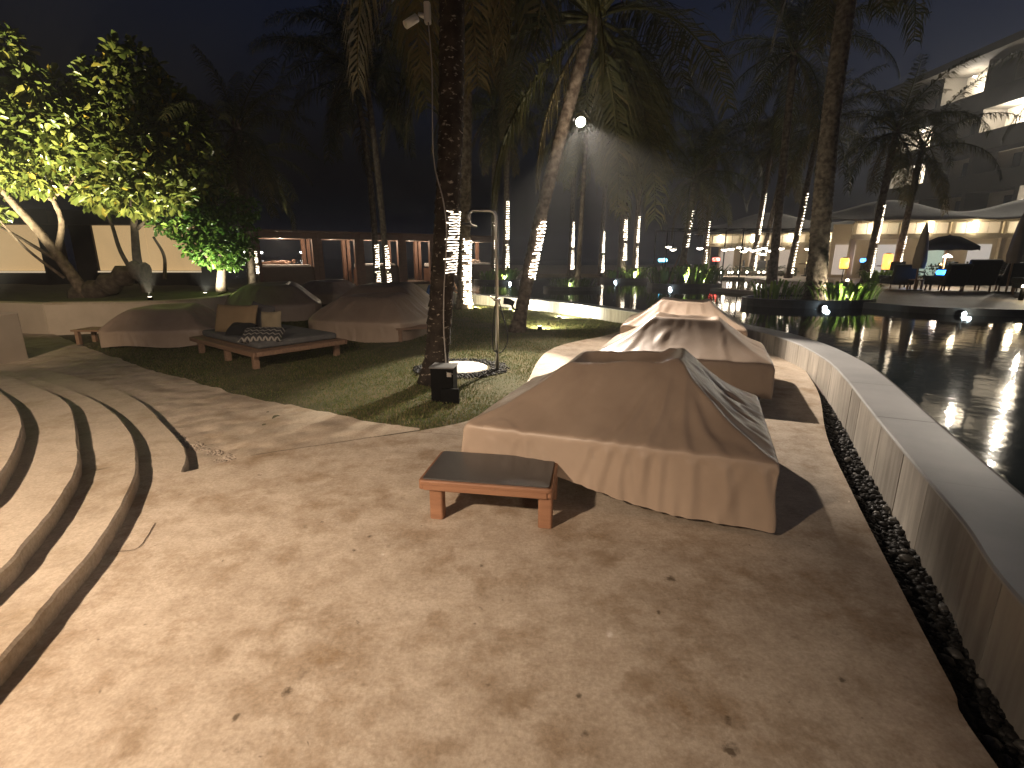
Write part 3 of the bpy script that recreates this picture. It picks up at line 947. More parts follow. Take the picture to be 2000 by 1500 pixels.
def covered_bed(me, loc, rz, label, group, w=W_, d=D_, z=ZT, leg=0.26):
    t = thing('covered_daybed', label, 'daybed', loc, rz, group)
    c = link('cover', me, M_cover, t)
    md = c.modifiers.new('Subdivision', 'SUBSURF'); md.levels = 1; md.render_levels = 1
    daybed_frame(t, w, d, z, leg)
    return t
# front edge from (-0.37, 3.34) to (1.52, 2.61)
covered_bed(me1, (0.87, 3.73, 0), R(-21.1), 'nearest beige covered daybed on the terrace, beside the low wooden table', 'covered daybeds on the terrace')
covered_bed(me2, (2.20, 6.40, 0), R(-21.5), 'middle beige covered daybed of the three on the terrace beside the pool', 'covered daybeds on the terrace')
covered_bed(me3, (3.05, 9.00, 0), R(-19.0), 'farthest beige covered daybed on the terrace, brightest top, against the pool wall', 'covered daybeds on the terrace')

# ------------------------------------------------------------------ low table
tb = thing('low_table', 'low reddish teak table with dark glass top in front of the nearest covered daybed', 'table', (-0.13, 3.02, 0), R(-9.5))
TW, TD, TH = 0.83, 0.50, 0.275
fr_ = MB()
ring = []
for sy in (-1, 1):
    MB().rbox((0, sy * (TD / 2 - 0.02), TH - 0.04), (TW - 0.06, 0.035, 0.065), 0.012).build('rail', M_teak, tb)
for sx in (-1, 1):
    MB().rbox((sx * (TW / 2 - 0.02), 0, TH - 0.04), (0.036, TD - 0.02, 0.066), 0.016).build('rail', M_teak, tb)
MB().rbox((0, 0, TH - 0.022), (TW, TD, 0.03), 0.035).build('frame', M_teak, tb)
for sx in (-1, 1):
    for sy in (-1, 1):
        MB().rbox((sx * (TW / 2 - 0.105) if sx < 0 else sx * (TW / 2 - 0.045), sy * (TD / 2 - 0.06), 0.1), (0.085, 0.075, 0.205), 0.014).build('leg', M_teak, tb)
MB().rbox((0, 0, TH - 0.0045), (TW - 0.045, TD - 0.045, 0.010), 0.02).build('glass_top', mat('dark_glass_top', (0.050, 0.046, 0.043), 0.36, (0.066, 0.060, 0.056), 3.0, spec=0.6), tb)
# ------------------------------------------------------------------ lawn furniture (left)
LZ = -0.10
M_linen = mat('grey_linen', (0.10, 0.10, 0.10), 0.95, (0.13, 0.13, 0.125), 8.0, bump=0.2, bscale=300, bdist=0.001)
def lawn_cover(me, loc, rz, sc, label):
    t = covered_bed(me, loc, rz, label, 'covered daybeds on the lawn', w=W_ - 0.30, d=D_ - 0.26, z=0.34, leg=0.20)
    t.scale = (sc, sc, sc * 0.84)
    return t
lawn_cover(me3m, (-6.95, 10.15, LZ), R(8), 1.0, 'leftmost covered daybed on the lawn, in front of the tan planter wall')
lawn_cover(me2m, (-6.75, 14.3, LZ), R(20), 1.30, 'tall rounded covered daybed behind the tan pillow on the lawn')
lawn_cover(me3m, (-6.9, 19.2, LZ), R(-25), 1.12, 'small far covered daybed just below the cabana half wall')
lawn_cover(me2m, (-3.05, 11.1, LZ), R(-14), 1.20, 'big covered daybed on the dark lawn left of the palm with the black box')
lawn_cover(me3m, (-3.55, 14.3, LZ), R(-8), 1.30, 'covered daybed right behind the big one beside the palm trunk')

def plank_bed():
    t = thing('wooden_daybed', 'uncovered wooden slat daybed with grey mattress and loose pillows on the lawn', 'daybed', (-4.35, 8.85, LZ), R(-39))
    w, d, h = 2.5, 1.6, 0.29
    for i in range(11):
        y = -d / 2 + 0.075 + i * (d - 0.15) / 10
        MB().rbox((0, y, h - 0.018), (w - 0.06, 0.125, 0.03), 0.008).build('plank', M_teak_grey, t)
    for sy in (-1, 1):
        MB().rbox((0, sy * (d / 2 - 0.012), h - 0.04), (w, 0.045, 0.075), 0.015).build('rail', M_teak_grey, t)
    for sx in (-1, 1):
        MB().rbox((sx * (w / 2 - 0.012), 0, h - 0.038), (0.045, d - 0.08, 0.073), 0.015).build('rail', M_teak_grey, t)
    for x in (-w / 2 + 0.2, 0.05, w / 2 - 0.2):
        for sy in (-1, 1):
            MB().rbox((x, sy * (d / 2 - 0.10), (h - 0.05) / 2), (0.09, 0.09, h - 0.05), 0.012).build('leg', M_teak_grey, t)
    MB().rbox((-0.05, 0.06, h + 0.055), (2.2, 1.38, 0.10), 0.05).build('mattress', M_linen, t)
    return t
plank_bed()

def pillow_mesh(w, h, th, seed=0, n=14):
    rnd = random.Random(seed)
    m = MB()
    P, F = [], []
    for side in (1, -1):
        for i in range(n + 1):
            for j in range(n + 1):
                u, v = 2 * i / n - 1, 2 * j / n - 1
                pin = 1 - 0.07 * (1 - abs(v) ** 2) * abs(u) ** 3
                pin2 = 1 - 0.07 * (1 - abs(u) ** 2) * abs(v) ** 3
                z = th / 2 * max(0, (1 - u ** 4) * (1 - v ** 4)) ** 0.42 * side
                z += 0.010 * math.sin(5 * u + seed) * math.sin(4 * v + 2 * seed) * (1 - u * u) * (1 - v * v)
                P.append((u * w / 2 * pin, z, v * h / 2 * pin2))
    N = (n + 1) ** 2
    for s2 in (0, 1):
        for i in range(n):
            for j in range(n):
                a = s2 * N + i * (n + 1) + j
                q = (a, a + 1, a + n + 2, a + n + 1)
                F.append(q if s2 else q[::-1])
    m.add(P, F, True)
    return m
def pillow(name, label, w, h, th, loc, rot, m, seed):
    o = pillow_mesh(w, h, th, seed).build(name, m, None, loc)
    o.rotation_euler = rot
    return tag(o, label, 'pillow', 'pillows on the wooden daybed')
M_tan = mat('tan_canvas', (0.33, 0.235, 0.13), 0.9, (0.28, 0.20, 0.11), 3.0, bump=0.2, bscale=220, bdist=0.001)
M_cream = mat('cream_canvas', (0.38, 0.315, 0.20), 0.9, (0.33, 0.27, 0.17), 3.0, bump=0.2, bscale=220, bdist=0.001)
M_grey = mat('charcoal_canvas', (0.09, 0.085, 0.085), 0.9, (0.11, 0.105, 0.10), 3.0, bump=0.2, bscale=220, bdist=0.001)
M_blk = mat('black_canvas', (0.012, 0.012, 0.013), 0.9, (0.018, 0.018, 0.018), 3.0)
zb = LZ + 0.29 + 0.105
pillow('tan_pillow', 'large tan pillow standing on the uncovered wooden daybed', 0.84, 0.52, 0.24, (-4.90, 8.95, zb + 0.22), (R(-18), R(0), R(-12)), M_tan, 1)
pillow('charcoal_pillow', 'dark grey pillow leaning between the tan and cream pillows', 0.50, 0.50, 0.16, (-4.55, 9.15, zb + 0.23), (R(-14), R(10), R(-18)), M_grey, 2)
pillow('cream_pillow', 'small square cream pillow right of the dark grey pillow', 0.38, 0.36, 0.14, (-4.28, 8.95, zb + 0.18), (R(-14), R(-3), R(-5)), M_cream, 3)
pillow('black_pillow', 'black rounded pillow lying in front of the tan pillow', 0.46, 0.30, 0.20, (-4.62, 8.55, zb + 0.075), (R(-60), R(0), R(-8)), M_blk, 4)
# zigzag cushion: chevrons by material
mz = bpy.data.materials.new('zigzag_canvas'); mz.use_nodes = True
n_ = mz.node_tree.nodes; l_ = mz.node_tree.links
tc = n_.new('ShaderNodeTexCoord'); sx = n_.new('ShaderNodeSeparateXYZ'); l_.new(tc.outputs['Object'], sx.inputs[0])
pp = n_.new('ShaderNodeMath'); pp.operation = 'PINGPONG'; pp.inputs[1].default_value = 0.045; l_.new(sx.outputs['X'], pp.inputs[0])
ad = n_.new('ShaderNodeMath'); ad.operation = 'ADD'; l_.new(pp.outputs[0], ad.inputs[0]); l_.new(sx.outputs['Z'], ad.inputs[1])
wv = n_.new('ShaderNodeMath'); wv.operation = 'PINGPONG'; wv.inputs[1].default_value = 0.05; l_.new(ad.outputs[0], wv.inputs[0])
cr = n_.new('ShaderNodeValToRGB'); cr.color_ramp.interpolation = 'CONSTANT'
cr.color_ramp.elements[0].color = (0.035, 0.035, 0.035, 1); cr.color_ramp.elements[1].position = 0.034; cr.color_ramp.elements[1].color = (0.30, 0.28, 0.24, 1)
l_.new(wv.outputs[0], cr.inputs['Fac']); l_.new(cr.outputs['Color'], n_['Principled BSDF'].inputs['Base Color'])
n_['Principled BSDF'].inputs['Roughness'].default_value = 0.9
pillow('zigzag_cushion', 'black cushion with pale zigzag pattern at the front corner of the wooden daybed', 0.66, 0.40, 0.15, (-4.02, 8.06, zb + 0.07), (R(-68), R(0), R(8)), mz, 5)

def side_bench(loc, rz, label, w=0.95, d=0.5):
    t = thing('side_table', label, 'table', loc, rz, 'low side tables on the lawn')
    h = 0.30
    for i in range(5):
        MB().rbox((0, -d / 2 + d * (i + 0.5) / 5, h - 0.018), (w, d / 5 - 0.012, 0.034), 0.006).build('plank', M_teak_grey, t)
    for sx_ in (-1, 1):
        for sy in (-1, 1):
            MB().rbox((sx_ * (w / 2 - 0.08), sy * (d / 2 - 0.07), (h - 0.037) / 2), (0.075, 0.075, h - 0.037), 0.01).build('leg', M_teak_grey, t)
    return t
side_bench((-1.93, 10.35, LZ), R(18), 'low slat table poking out right of the big covered daybed')
side_bench((-8.15, 10.0, LZ), R(-4), 'low slat table at the left end of the leftmost covered daybed')

# ------------------------------------------------------------------ planter wall, block, hedge bank
pl = [(-10.3, 11.15), (-9.4, 11.3), (-8.5, 11.4), (-7.75, 11.85), (-7.45, 12.7), (-7.5, 13.7), (-8.0, 15.0), (-9.2, 16.6), (-11.0, 17.6)]
pls = [(p.x, p.y) for p in smooth_path([(x, y, 0) for x, y in pl], 5)]
pw2 = thing('planter_wall', 'curved tan rendered planter wall behind the lawn daybeds', 'wall')
inn = offset_curve(pls, 0.28)
inn2 = offset_curve(pls, -0.28)
inner = inn2
MB().prism(pls + inner[::-1], -0.3, 0.56).build('wall', M_render, pw2)
o1, o2 = offset_curve(pls, 0.015), offset_curve(pls, -0.295)
MB().prism(o1 + o2[::-1], 0.56, 0.605).build('coping', M_step, pw2)
MB().prism([(-12.6, 11.6), (-10.33, 11.15), (-10.15, 11.42), (-12.4, 11.95)], -0.3, 0.585).build('wall', M_render, pw2)
soil_poly = inner + [(-13, 17.8), (-24, 18), (-24, 12.5), (-12.4, 11.9)]
tag(link_bm('planter_soil', grid_poly(soil_poly, 0.5, lambda x, y: 0.50 + 0.14 * sstep(0.0, 2.0, y - 12.2) + 0.03 * math.sin(3 * x) * math.sin(2.4 * y)), mat('planter_ground', (0.05, 0.055, 0.02), 0.95, (0.09, 0.085, 0.035), 4.0, bump=0.6, bscale=50, bdist=0.02)), kind='structure')
pb = thing('end_block', 'square tan rendered block beside the top of the curved steps', 'wall', (-9.05, 8.05, -0.15), R(4))
MB().rbox((0, 0, 0.42), (1.7, 0.62, 0.84), 0.03).build('block', M_render, pb)

# ------------------------------------------------------------------ outdoor shower
M_steel = mat('brushed_steel', (0.55, 0.52, 0.48), 0.28, (0.45, 0.43, 0.40), 6.0, metal=1.0)
sh = thing('outdoor_shower', 'tall bent steel outdoor shower pole standing on the lawn', 'shower', (-0.21, 7.06, -0.01))
top_z = 2.20
pts = [(0, 0, 0), (0, 0, top_z - 0.12)]
for i in range(1, 7):
    a = R(90 * i / 6)
    pts.append((-0.10 + 0.10 * math.cos(a), 0, top_z - 0.10 + 0.10 * math.sin(a)))
pts += [(-0.30, 0, top_z)]
for i in range(1, 7):
    a = R(90 + 90 * i / 6)
    pts.append((-0.30 + 0.07 * math.cos(a), 0, top_z - 0.07 + 0.07 * math.sin(a)))
pts.append((-0.37, 0, top_z - 0.15))
pole = MB().tube(pts, 0.024, 12).build('pole', M_steel, sh)
hd = MB().lathe([(0.012, 0.05), (0.02, 0.02), (0.10, 0.008), (0.105, 0.0), (0.10, -0.008)], n=24).build('shower_head', M_steel, sh, (-0.36, 0, top_z - 0.185))
hd.rotation_euler = (R(8), R(12), 0)
MB().lathe([(0.05, 0), (0.055, 0.006), (0.05, 0.014), (0.026, 0.02)], n=16).build('base_plate', M_steel, sh)
vl = MB().tube([(-0.05, -0.01, 1.02), (0.05, -0.01, 1.02)], 0.018, 8).tube([(0.0, -0.03, 1.02), (0.0, -0.07, 1.02)], 0.013, 8)
valve = vl.build('valve', M_steel, sh)
MB().tube([(-0.03, -0.07, 1.02), (-0.13, -0.08, 1.10)], 0.008, 8).build('lever', M_steel, valve)
hose = smooth_path([(0.03, -0.01, 1.0), (0.07, 0.0, 0.85), (0.15, 0.02, 0.50), (0.10, 0.0, 0.33), (0.02, -0.03, 0.28), (-0.06, 0.0, 0.36), (-0.05, 0.0, 0.75), (-0.02, 0, 0.98)], 6)
MB().tube(hose, 0.009, 6).build('hose', mat('black_rubber', (0.012, 0.012, 0.012), 0.5), sh)

sp = MB()
M_slab = mat('pale_disc', (0.68, 0.63, 0.56), 0.8, (0.58, 0.53, 0.46), 5.0, bump=0.2, bscale=40, bdist=0.004)
sp.lathe([(0.40, -0.05), (0.42, -0.02), (0.42, 0.02), (0.405, 0.028)], n=40)
tag(sp.build('shower_disc', M_slab, None, (-0.78, 7.22, 0.0)), 'round pale stone shower tray set in black pebbles by the palm', 'paving stone')
ringp = []
rnd = random.Random(9)
for i in range(900):
    a, r = rnd.uniform(0, 6.283), 0.43 + 0.27 * rnd.random()
    ringp.append((-0.74 + r * math.cos(a), 7.22 + r * math.sin(a) * 0.95, 0.005 + rnd.uniform(0, 0.015), rnd.uniform(0.012, 0.026)))
scatter_pebbles('dark_pebble_ring', ringp, MATS['black_pebble'])

# ------------------------------------------------------------------ black equipment box at the palm
bx = thing('equipment_box', 'small black metal equipment box at the foot of the big palm', 'utility box', (-0.78, 5.62, -0.02), R(-6))
M_bp = mat('black_paint', (0.0035, 0.0035, 0.0035), 0.7, (0.006, 0.006, 0.006), 6.0, spec=0.06)
MB().rbox((0, 0, 0.20), (0.26, 0.24, 0.40), 0.012).build('case', M_bp, bx)
MB().rbox((0, 0, 0.405), (0.285, 0.265, 0.016), 0.012).build('lid', mat('grey_lid', (0.20, 0.20, 0.20), 0.4, metal=0.4), bx)
MB().rbox((0.10, -0.14, 0.09), (0.20, 0.05, 0.17), 0.008).build('front_tray', M_bp, bx)
lt = MB().box((0.09, -0.125, 0.33), (0.05, 0.02, 0.045)).tube([(0.06, -0.13, 0.36), (0.13, -0.13, 0.34)], 0.006, 6).build('latch', M_steel, bx)

# ------------------------------------------------------------------ grass blades on the near lawn
def in_poly(x, y, poly):
    c = False
    j = len(poly) - 1
    for i in range(len(poly)):
        xi, yi = poly[i]; xj, yj = poly[j]
        if (yi > y) != (yj > y) and x < (xj - xi) * (y - yi) / (yj - yi) + xi:
            c = not c
        j = i
    return c
def in_poly_np(P, poly):
    x, y = P[:, 0], P[:, 1]
    c = np.zeros(len(P), bool)
    j = len(poly) - 1
    for i in range(len(poly)):
        xi, yi = poly[i]; xj, yj = poly[j]
        with np.errstate(divide='ignore', invalid='ignore'):
            t = ((yi > y) != (yj > y)) & (x < (xj - xi) * (y - yi) / (yj - yi + 1e-12) + xi)
        c ^= t
        j = i
    return c
def grass(name, poly, box, count, hmin, hmax, m, seed):
    rs = np.random.RandomState(seed)
    x0, x1, y0, y1 = box
    # denser near the camera
    P = np.stack([rs.uniform(x0, x1, count), y0 + (y1 - y0) * rs.uniform(0, 1, count) ** 1.5], 1)
    P = P[in_poly_np(P, poly)]
    P = P[~in_poly_np(P, path_poly)]
    P = P[~in_poly_np(P, terrace_poly)]
    d = (P[:, 0] + 0.74) ** 2 + ((P[:, 1] - 7.22) / 0.95) ** 2
    P = P[d > 0.70 ** 2]
    n = len(P)
    tuft = 0.55 + 0.45 * np.sin(P[:, 0] * 3.1 + 1.2 * np.sin(P[:, 1] * 2.3)) * np.sin(P[:, 1] * 2.7 + 0.7)
    h = rs.uniform(hmin, hmax, n) * (0.6 + 0.6 * tuft)
    a = rs.uniform(0, 6.283, n)
    w = 0.0035 + 0.0012 * P[:, 1] / 6
    lean = rs.uniform(0.1, 0.9, n) * h
    la = rs.uniform(0, 6.283, n)
    z = -0.10 * np.clip((-P[:, 0] - 0.9) / 2.0, 0, 1) ** 2 * (3 - 2 * np.clip((-P[:, 0] - 0.9) / 2.0, 0, 1)) - 0.012
    V = np.empty((n, 3, 3))
    V[:, 0] = np.stack([P[:, 0] - np.cos(a) * w, P[:, 1] - np.sin(a) * w, z], 1)
    V[:, 1] = np.stack([P[:, 0] + np.cos(a) * w, P[:, 1] + np.sin(a) * w, z], 1)
    V[:, 2] = np.stack([P[:, 0] + np.cos(la) * lean, P[:, 1] + np.sin(la) * lean, z + h], 1)
    me = bpy.data.meshes.new(name)
    me.vertices.add(n * 3); me.vertices.foreach_set('co', V.reshape(-1))
    me.loops.add(n * 3); me.loops.foreach_set('vertex_index', np.arange(n * 3))
    me.polygons.add(n); me.polygons.foreach_set('loop_start', np.arange(0, n * 3, 3)); me.polygons.foreach_set('loop_total', np.full(n, 3))
    me.update(); me.validate()
    o = link(name, me, m)
    return o
def leaf_mat(name, cols, rough=0.45, trans=0.35, spec=0.4):
    m = bpy.data.materials.new(name); m.use_nodes = True
    n = m.node_tree.nodes; l = m.node_tree.links
    b = n['Principled BSDF']; out = n['Material Output']
    ge = n.new('ShaderNodeNewGeometry')
    r = n.new('ShaderNodeValToRGB')
    while len(r.color_ramp.elements) < len(cols): r.color_ramp.elements.new(0.5)
    for e, (p, c) in zip(r.color_ramp.elements, cols): e.position = p; e.color = (*c, 1)
    l.new(ge.outputs['Random Per Island'], r.inputs['Fac'])
    l.new(r.outputs['Color'], b.inputs['Base Color'])
    b.inputs['Roughness'].default_value = rough
    b.inputs['Specular IOR Level'].default_value = spec
    tr = n.new('ShaderNodeBsdfTranslucent')
    l.new(r.outputs['Color'], tr.inputs['Color'])
    mx = n.new('ShaderNodeMixShader'); mx.inputs['Fac'].default_value = trans
    l.new(b.outputs[0], mx.inputs[1]); l.new(tr.outputs[0], mx.inputs[2]); l.new(mx.outputs[0], out.inputs['Surface'])
    MATS[name] = m
    return m
M_grass = leaf_mat('grass_blade', [(0.0, (0.055, 0.085, 0.020)), (0.45, (0.095, 0.125, 0.034)), (0.7, (0.17, 0.145, 0.065)), (1.0, (0.24, 0.195, 0.095))], 0.7, 0.3, 0.2)
go = grass('grass', lawn_poly, (-8.5, 3.1, 4.2, 17.0), 330000, 0.014, 0.042, M_grass, 4)
tag(go, 'short patchy green and straw grass of the lawn', 'grass', kind='stuff')
# ------------------------------------------------------------------ palms
def bark_mat(name, c1, c2, spots=False):
    m = bpy.data.materials.new(name); m.use_nodes = True
    n = m.node_tree.nodes; l = m.node_tree.links
    b = n['Principled BSDF']; b.inputs['Roughness'].default_value = 0.85; b.inputs['Specular IOR Level'].default_value = 0.3
    tc = n.new('ShaderNodeTexCoord')
    t = n.new('ShaderNodeTexNoise'); t.inputs['Scale'].default_value = 9.0; t.inputs['Detail'].default_value = 7.0
    l.new(tc.outputs['Object'], t.inputs['Vector'])
    r = n.new('ShaderNodeValToRGB'); r.color_ramp.elements[0].position = 0.38; r.color_ramp.elements[1].position = 0.66
    r.color_ramp.elements[0].color = (*c1, 1); r.color_ramp.elements[1].color = (*c2, 1)
    l.new(t.outputs['Fac'], r.inputs['Fac'])
    col = r.outputs['Color']
    if spots:
        mp = n.new('ShaderNodeMapping'); mp.inputs['Scale'].default_value = (1, 1, 1.8)
        l.new(tc.outputs['Object'], mp.inputs['Vector'])
        t3 = n.new('ShaderNodeTexNoise'); t3.inputs['Scale'].default_value = 14.0; t3.inputs['Detail'].default_value = 3.0; t3.inputs['Roughness'].default_value = 0.6
        l.new(mp.outputs['Vector'], t3.inputs['Vector'])
        r3 = n.new('ShaderNodeValToRGB'); r3.color_ramp.elements[0].position = 0.60; r3.color_ramp.elements[1].position = 0.70
        l.new(t3.outputs['Fac'], r3.inputs['Fac'])
        mx = n.new('ShaderNodeMix'); mx.data_type = 'RGBA'; mx.inputs[7].default_value = (0.34, 0.29, 0.23, 1)
        l.new(r3.outputs['Color'], mx.inputs['Factor']); l.new(col, mx.inputs[6]); col = mx.outputs[2]
    l.new(col, b.inputs['Base Color'])
    bp = n.new('ShaderNodeBump'); bp.inputs['Strength'].default_value = 0.8; bp.inputs['Distance'].default_value = 0.02
    t2 = n.new('ShaderNodeTexNoise'); t2.inputs['Scale'].default_value = 30.0; t2.inputs['Detail'].default_value = 6.0
    l.new(tc.outputs['Object'], t2.inputs['Vector']); l.new(t2.outputs['Fac'], bp.inputs['Height']); l.new(bp.outputs['Normal'], b.inputs['Normal'])
    MATS[name] = m
    return m
M_palmbark = bark_mat('palm_bark', (0.07, 0.05, 0.036), (0.20, 0.16, 0.12))
M_bigbark = bark_mat('speckled_palm_bark', (0.018, 0.013, 0.010), (0.045, 0.034, 0.026), spots=True)
M_bark = bark_mat('tree_bark', (0.085, 0.062, 0.043), (0.20, 0.155, 0.11))
M_bark_dark = bark_mat('dark_bark', (0.05, 0.038, 0.028), (0.10, 0.08, 0.06))
M_frond = leaf_mat('palm_frond', [(0.0, (0.060, 0.066, 0.026)), (0.5, (0.085, 0.088, 0.034)), (0.85, (0.12, 0.11, 0.042)), (1.0, (0.17, 0.13, 0.055))], 0.5, 0.25, 0.35)
M_frond_dry = leaf_mat('dry_frond', [(0.0, (0.11, 0.092, 0.045)), (0.6, (0.16, 0.13, 0.062)), (1.0, (0.22, 0.175, 0.085))], 0.7, 0.25, 0.2)

def frond_mesh(name, e0, e1, L, m, seed, nl=58, leaflet=0.66, droop=0.75):
    rnd = random.Random(seed)
    mb = MB()
    pts = [Vector((0, 0, 0))]
    N = 18
    dirs = []
    for i in range(N):
        t = i / (N - 1)
        e = R(e0 + (e1 - e0) * (t ** 1.15))
        d = Vector((math.cos(e), 0.06 * math.sin(3 * t + seed), math.sin(e))).normalized()
        dirs.append(d)
        pts.append(pts[-1] + d * (L / N))
    rad = [0.035 * (1 - 0.9 * i / N) + 0.003 for i in range(N + 1)]
    mb.tube(pts, rad, 5)
    for side in (-1, 1):
        for k in range(nl):
            t = 0.13 + 0.87 * (k + rnd.uniform(-0.3, 0.3)) / nl
            t = min(max(t, 0.05), 0.995)
            f = t * N
            i = min(int(f), N - 1)
            p = pts[i].lerp(pts[i + 1], f - i)
            d = dirs[i]
            ll = leaflet * (0.45 + 0.75 * math.sin(math.pi * min(1, 0.12 + 0.88 * t) ** 0.8)) * rnd.uniform(0.8, 1.1)
            y = Vector((0, side, 0))
            fwd = (d * (0.55 + rnd.uniform(-0.22, 0.22)) + y * 0.85 + Vector((0, 0, 0.10 + rnd.uniform(-0.3, 0.3)))).normalized()
            dn = Vector((0, 0, -1))
            q0 = p
            q1 = p + fwd * ll * 0.45 + dn * ll * 0.10 * droop
            d2 = (fwd * (1 - 0.55 * droop) + dn * droop * rnd.uniform(0.6, 1.1)).normalized()
            q2 = q1 + d2 * ll * 0.55
            wv = d.cross(fwd).cross(fwd).normalized() * 0.019
            wv = (d - fwd * d.dot(fwd)).normalized() * 0.015
            mb.add([q0 - wv * 0.6, q0 + wv * 0.6, q1 + wv, q1 - wv, q2], [(0, 1, 2, 3), (3, 2, 4)])
    me = mb.mesh(name)
    me.materials.append(m)
    return me
FR = {
    'up': [frond_mesh('frond', 78, 35, 3.0, M_frond, 1), frond_mesh('frond', 68, 5, 3.3, M_frond, 2)],
    'mid': [frond_mesh('frond', 48, -38, 3.6, M_frond, 3), frond_mesh('frond', 38, -50, 3.7, M_frond, 4), frond_mesh('frond', 30, -60, 3.6, M_frond, 8)],
    'low': [frond_mesh('frond', 12, -76, 3.7, M_frond, 5, droop=0.95), frond_mesh('frond', -6, -82, 3.5, M_frond, 6, droop=1.0)],
    'hang': [frond_mesh('frond', -35, -88, 3.2, M_frond, 7, droop=1.0), frond_mesh('frond', -50, -89, 2.8, M_frond_dry, 9, droop=1.0)],
}
M_rope = {}
def rope_mat(strength, col=(1.0, 0.86, 0.66)):
    k = 'string_light_%g_%g' % (strength, col[2])
    return mat(k, (0.6, 0.55, 0.5), 0.5, emis=col, strength=strength * 2.0, sample=(strength < 7.5 and strength != 5))

def palm(base, top, r0, r1, label, bark=None, front_clear=False, arc=(-1.75, 0.45), crown=1.0, lights=None, lstr=12.0, nf=18, seed=0, segs=26, bend=(0, 0), rope_r=0.012, pitch=0.11, hang=4, az0=None, group='coconut palms', flare=1.45):
    rnd = random.Random(seed * 31 + 5)
    t = thing('palm_tree', label, 'palm tree', base, 0, group)
    b, tp = Vector((0, 0, 0)), Vector(top) - Vector(base)
    ctr = []
    for i in range(segs + 1):
        f = i / segs
        p = b.lerp(tp, f) + Vector((bend[0], bend[1], 0)) * math.sin(math.pi * f)
        ctr.append(p)
    P, rad = [], []
    for i in range(segs + 1):
        f = i / segs
        r = (r0 + (r1 - r0) * f) * (1 + (flare - 1) * max(0, 1 - f * segs / 3.0) ** 2)
        rad.append(r)
    # leaf-scar rings: saw-tooth profile
    Q, QR = [], []
    H = tp.length
    nr = max(10, int(H / 0.11)) if segs > 20 else segs
    for i in range(nr):
        f0, f1 = i / nr, (i + 0.82) / nr
        for f, k in ((f0, 1.045), (f1, 0.955)):
            g_ = f * segs; ii = min(int(g_), segs - 1)
            Q.append(ctr[ii].lerp(ctr[ii + 1], g_ - ii)); QR.append((rad[ii] + (rad[ii + 1] - rad[ii]) * (g_ - ii)) * k * rnd.uniform(0.97, 1.03))
    m = MB().tube(Q, QR, 14 if segs > 20 else 10)
    if segs > 20:
        m.v = [(x + rnd.uniform(-0.006, 0.006), y + rnd.uniform(-0.006, 0.006), z + rnd.uniform(-0.012, 0.012)) for x, y, z in m.v]
    tr = m.build('trunk', bark or M_palmbark, t)
    if lights:
        z0, z1 = lights
        pts = []
        pitch = pitch * 0.8
        def at(z):
            f = min(max(z / tp.z, 0), 1) * segs; ii = min(int(f), segs - 1)
            return ctr[ii].lerp(ctr[ii + 1], f - ii), rad[ii] + (rad[ii + 1] - rad[ii]) * (f - ii)
        near_ = segs > 20
        per = 20 if near_ else 12
        parts_ = [(z0, z1)] if near_ else [(z0, z0 + (z1 - z0) * 0.42), (z0 + (z1 - z0) * 0.47, z1)]
        mbs = MB()
        for za, zb2 in parts_:
            turns = (zb2 - za) / pitch
            n = max(8, int(turns * per))
            run = []
            for i in range(n + 1):
                f = i / n
                z = za + (zb2 - za) * f + 0.22 * pitch * rnd.uniform(-1, 1)
                c, r = at(z)
                a = 2 * math.pi * turns * f + rnd.uniform(-0.1, 0.1)
                p = c + Vector((math.cos(a), math.sin(a), 0)) * (r * 1.05 + rope_r)
                aa = (a + math.pi) % (2 * math.pi) - math.pi
                lo, hi = arc
                ok = lo <= aa <= hi and (not near_ or rnd.random() > 0.04)
                taper = 1.0 if near_ else (0.85 - 0.6 * f)
                if ok: run.append((p, rope_r * taper * rnd.uniform(0.45, 1.25)))
                if (not ok or i == n):
                    if len(run) > 1: mbs.tube([q[0] for q in run], [q[1] for q in run], 5)
                    run = []
        mbs.build('string_lights', rope_mat(lstr), tr)['kind'] = 'stuff'
    # crown
    top_dir = (ctr[-1] - ctr[-2]).normalized()
    ptop = ctr[-1]
    MB().ball(ptop - top_dir * 0.10, r1 * 1.25, 8, 5, (1, 1, 2.2)).build('crown_shaft', M_palmbark, t)
    ga = rnd.uniform(0, 6.28) if az0 is None else az0
    nf = int(nf * 1.3)
    for k in range(nf):
        f = k / nf
        ga += 2.39996
        kind = 'up' if f < 0.2 else 'mid' if f < 0.58 else 'low'
        if k >= nf - hang: kind = 'hang'
        if front_clear and kind in ('low', 'hang') and math.sin(ga) < -0.35:
            ga = -ga + 0.3
        me = rnd.choice(FR[kind])
        o = bpy.data.objects.new('frond', me)
        COL.objects.link(o)
        o.parent = t
        s2 = crown * rnd.uniform(0.86, 1.10)
        o.location = ptop + Vector((math.cos(ga), math.sin(ga), 0)) * r1 * 0.5 - Vector((0, 0, 0.25 * f))
        o.rotation_euler = (rnd.uniform(-0.2, 0.2), rnd.uniform(-0.10, 0.10), ga)
        o.scale = (s2, s2, s2)
    return t

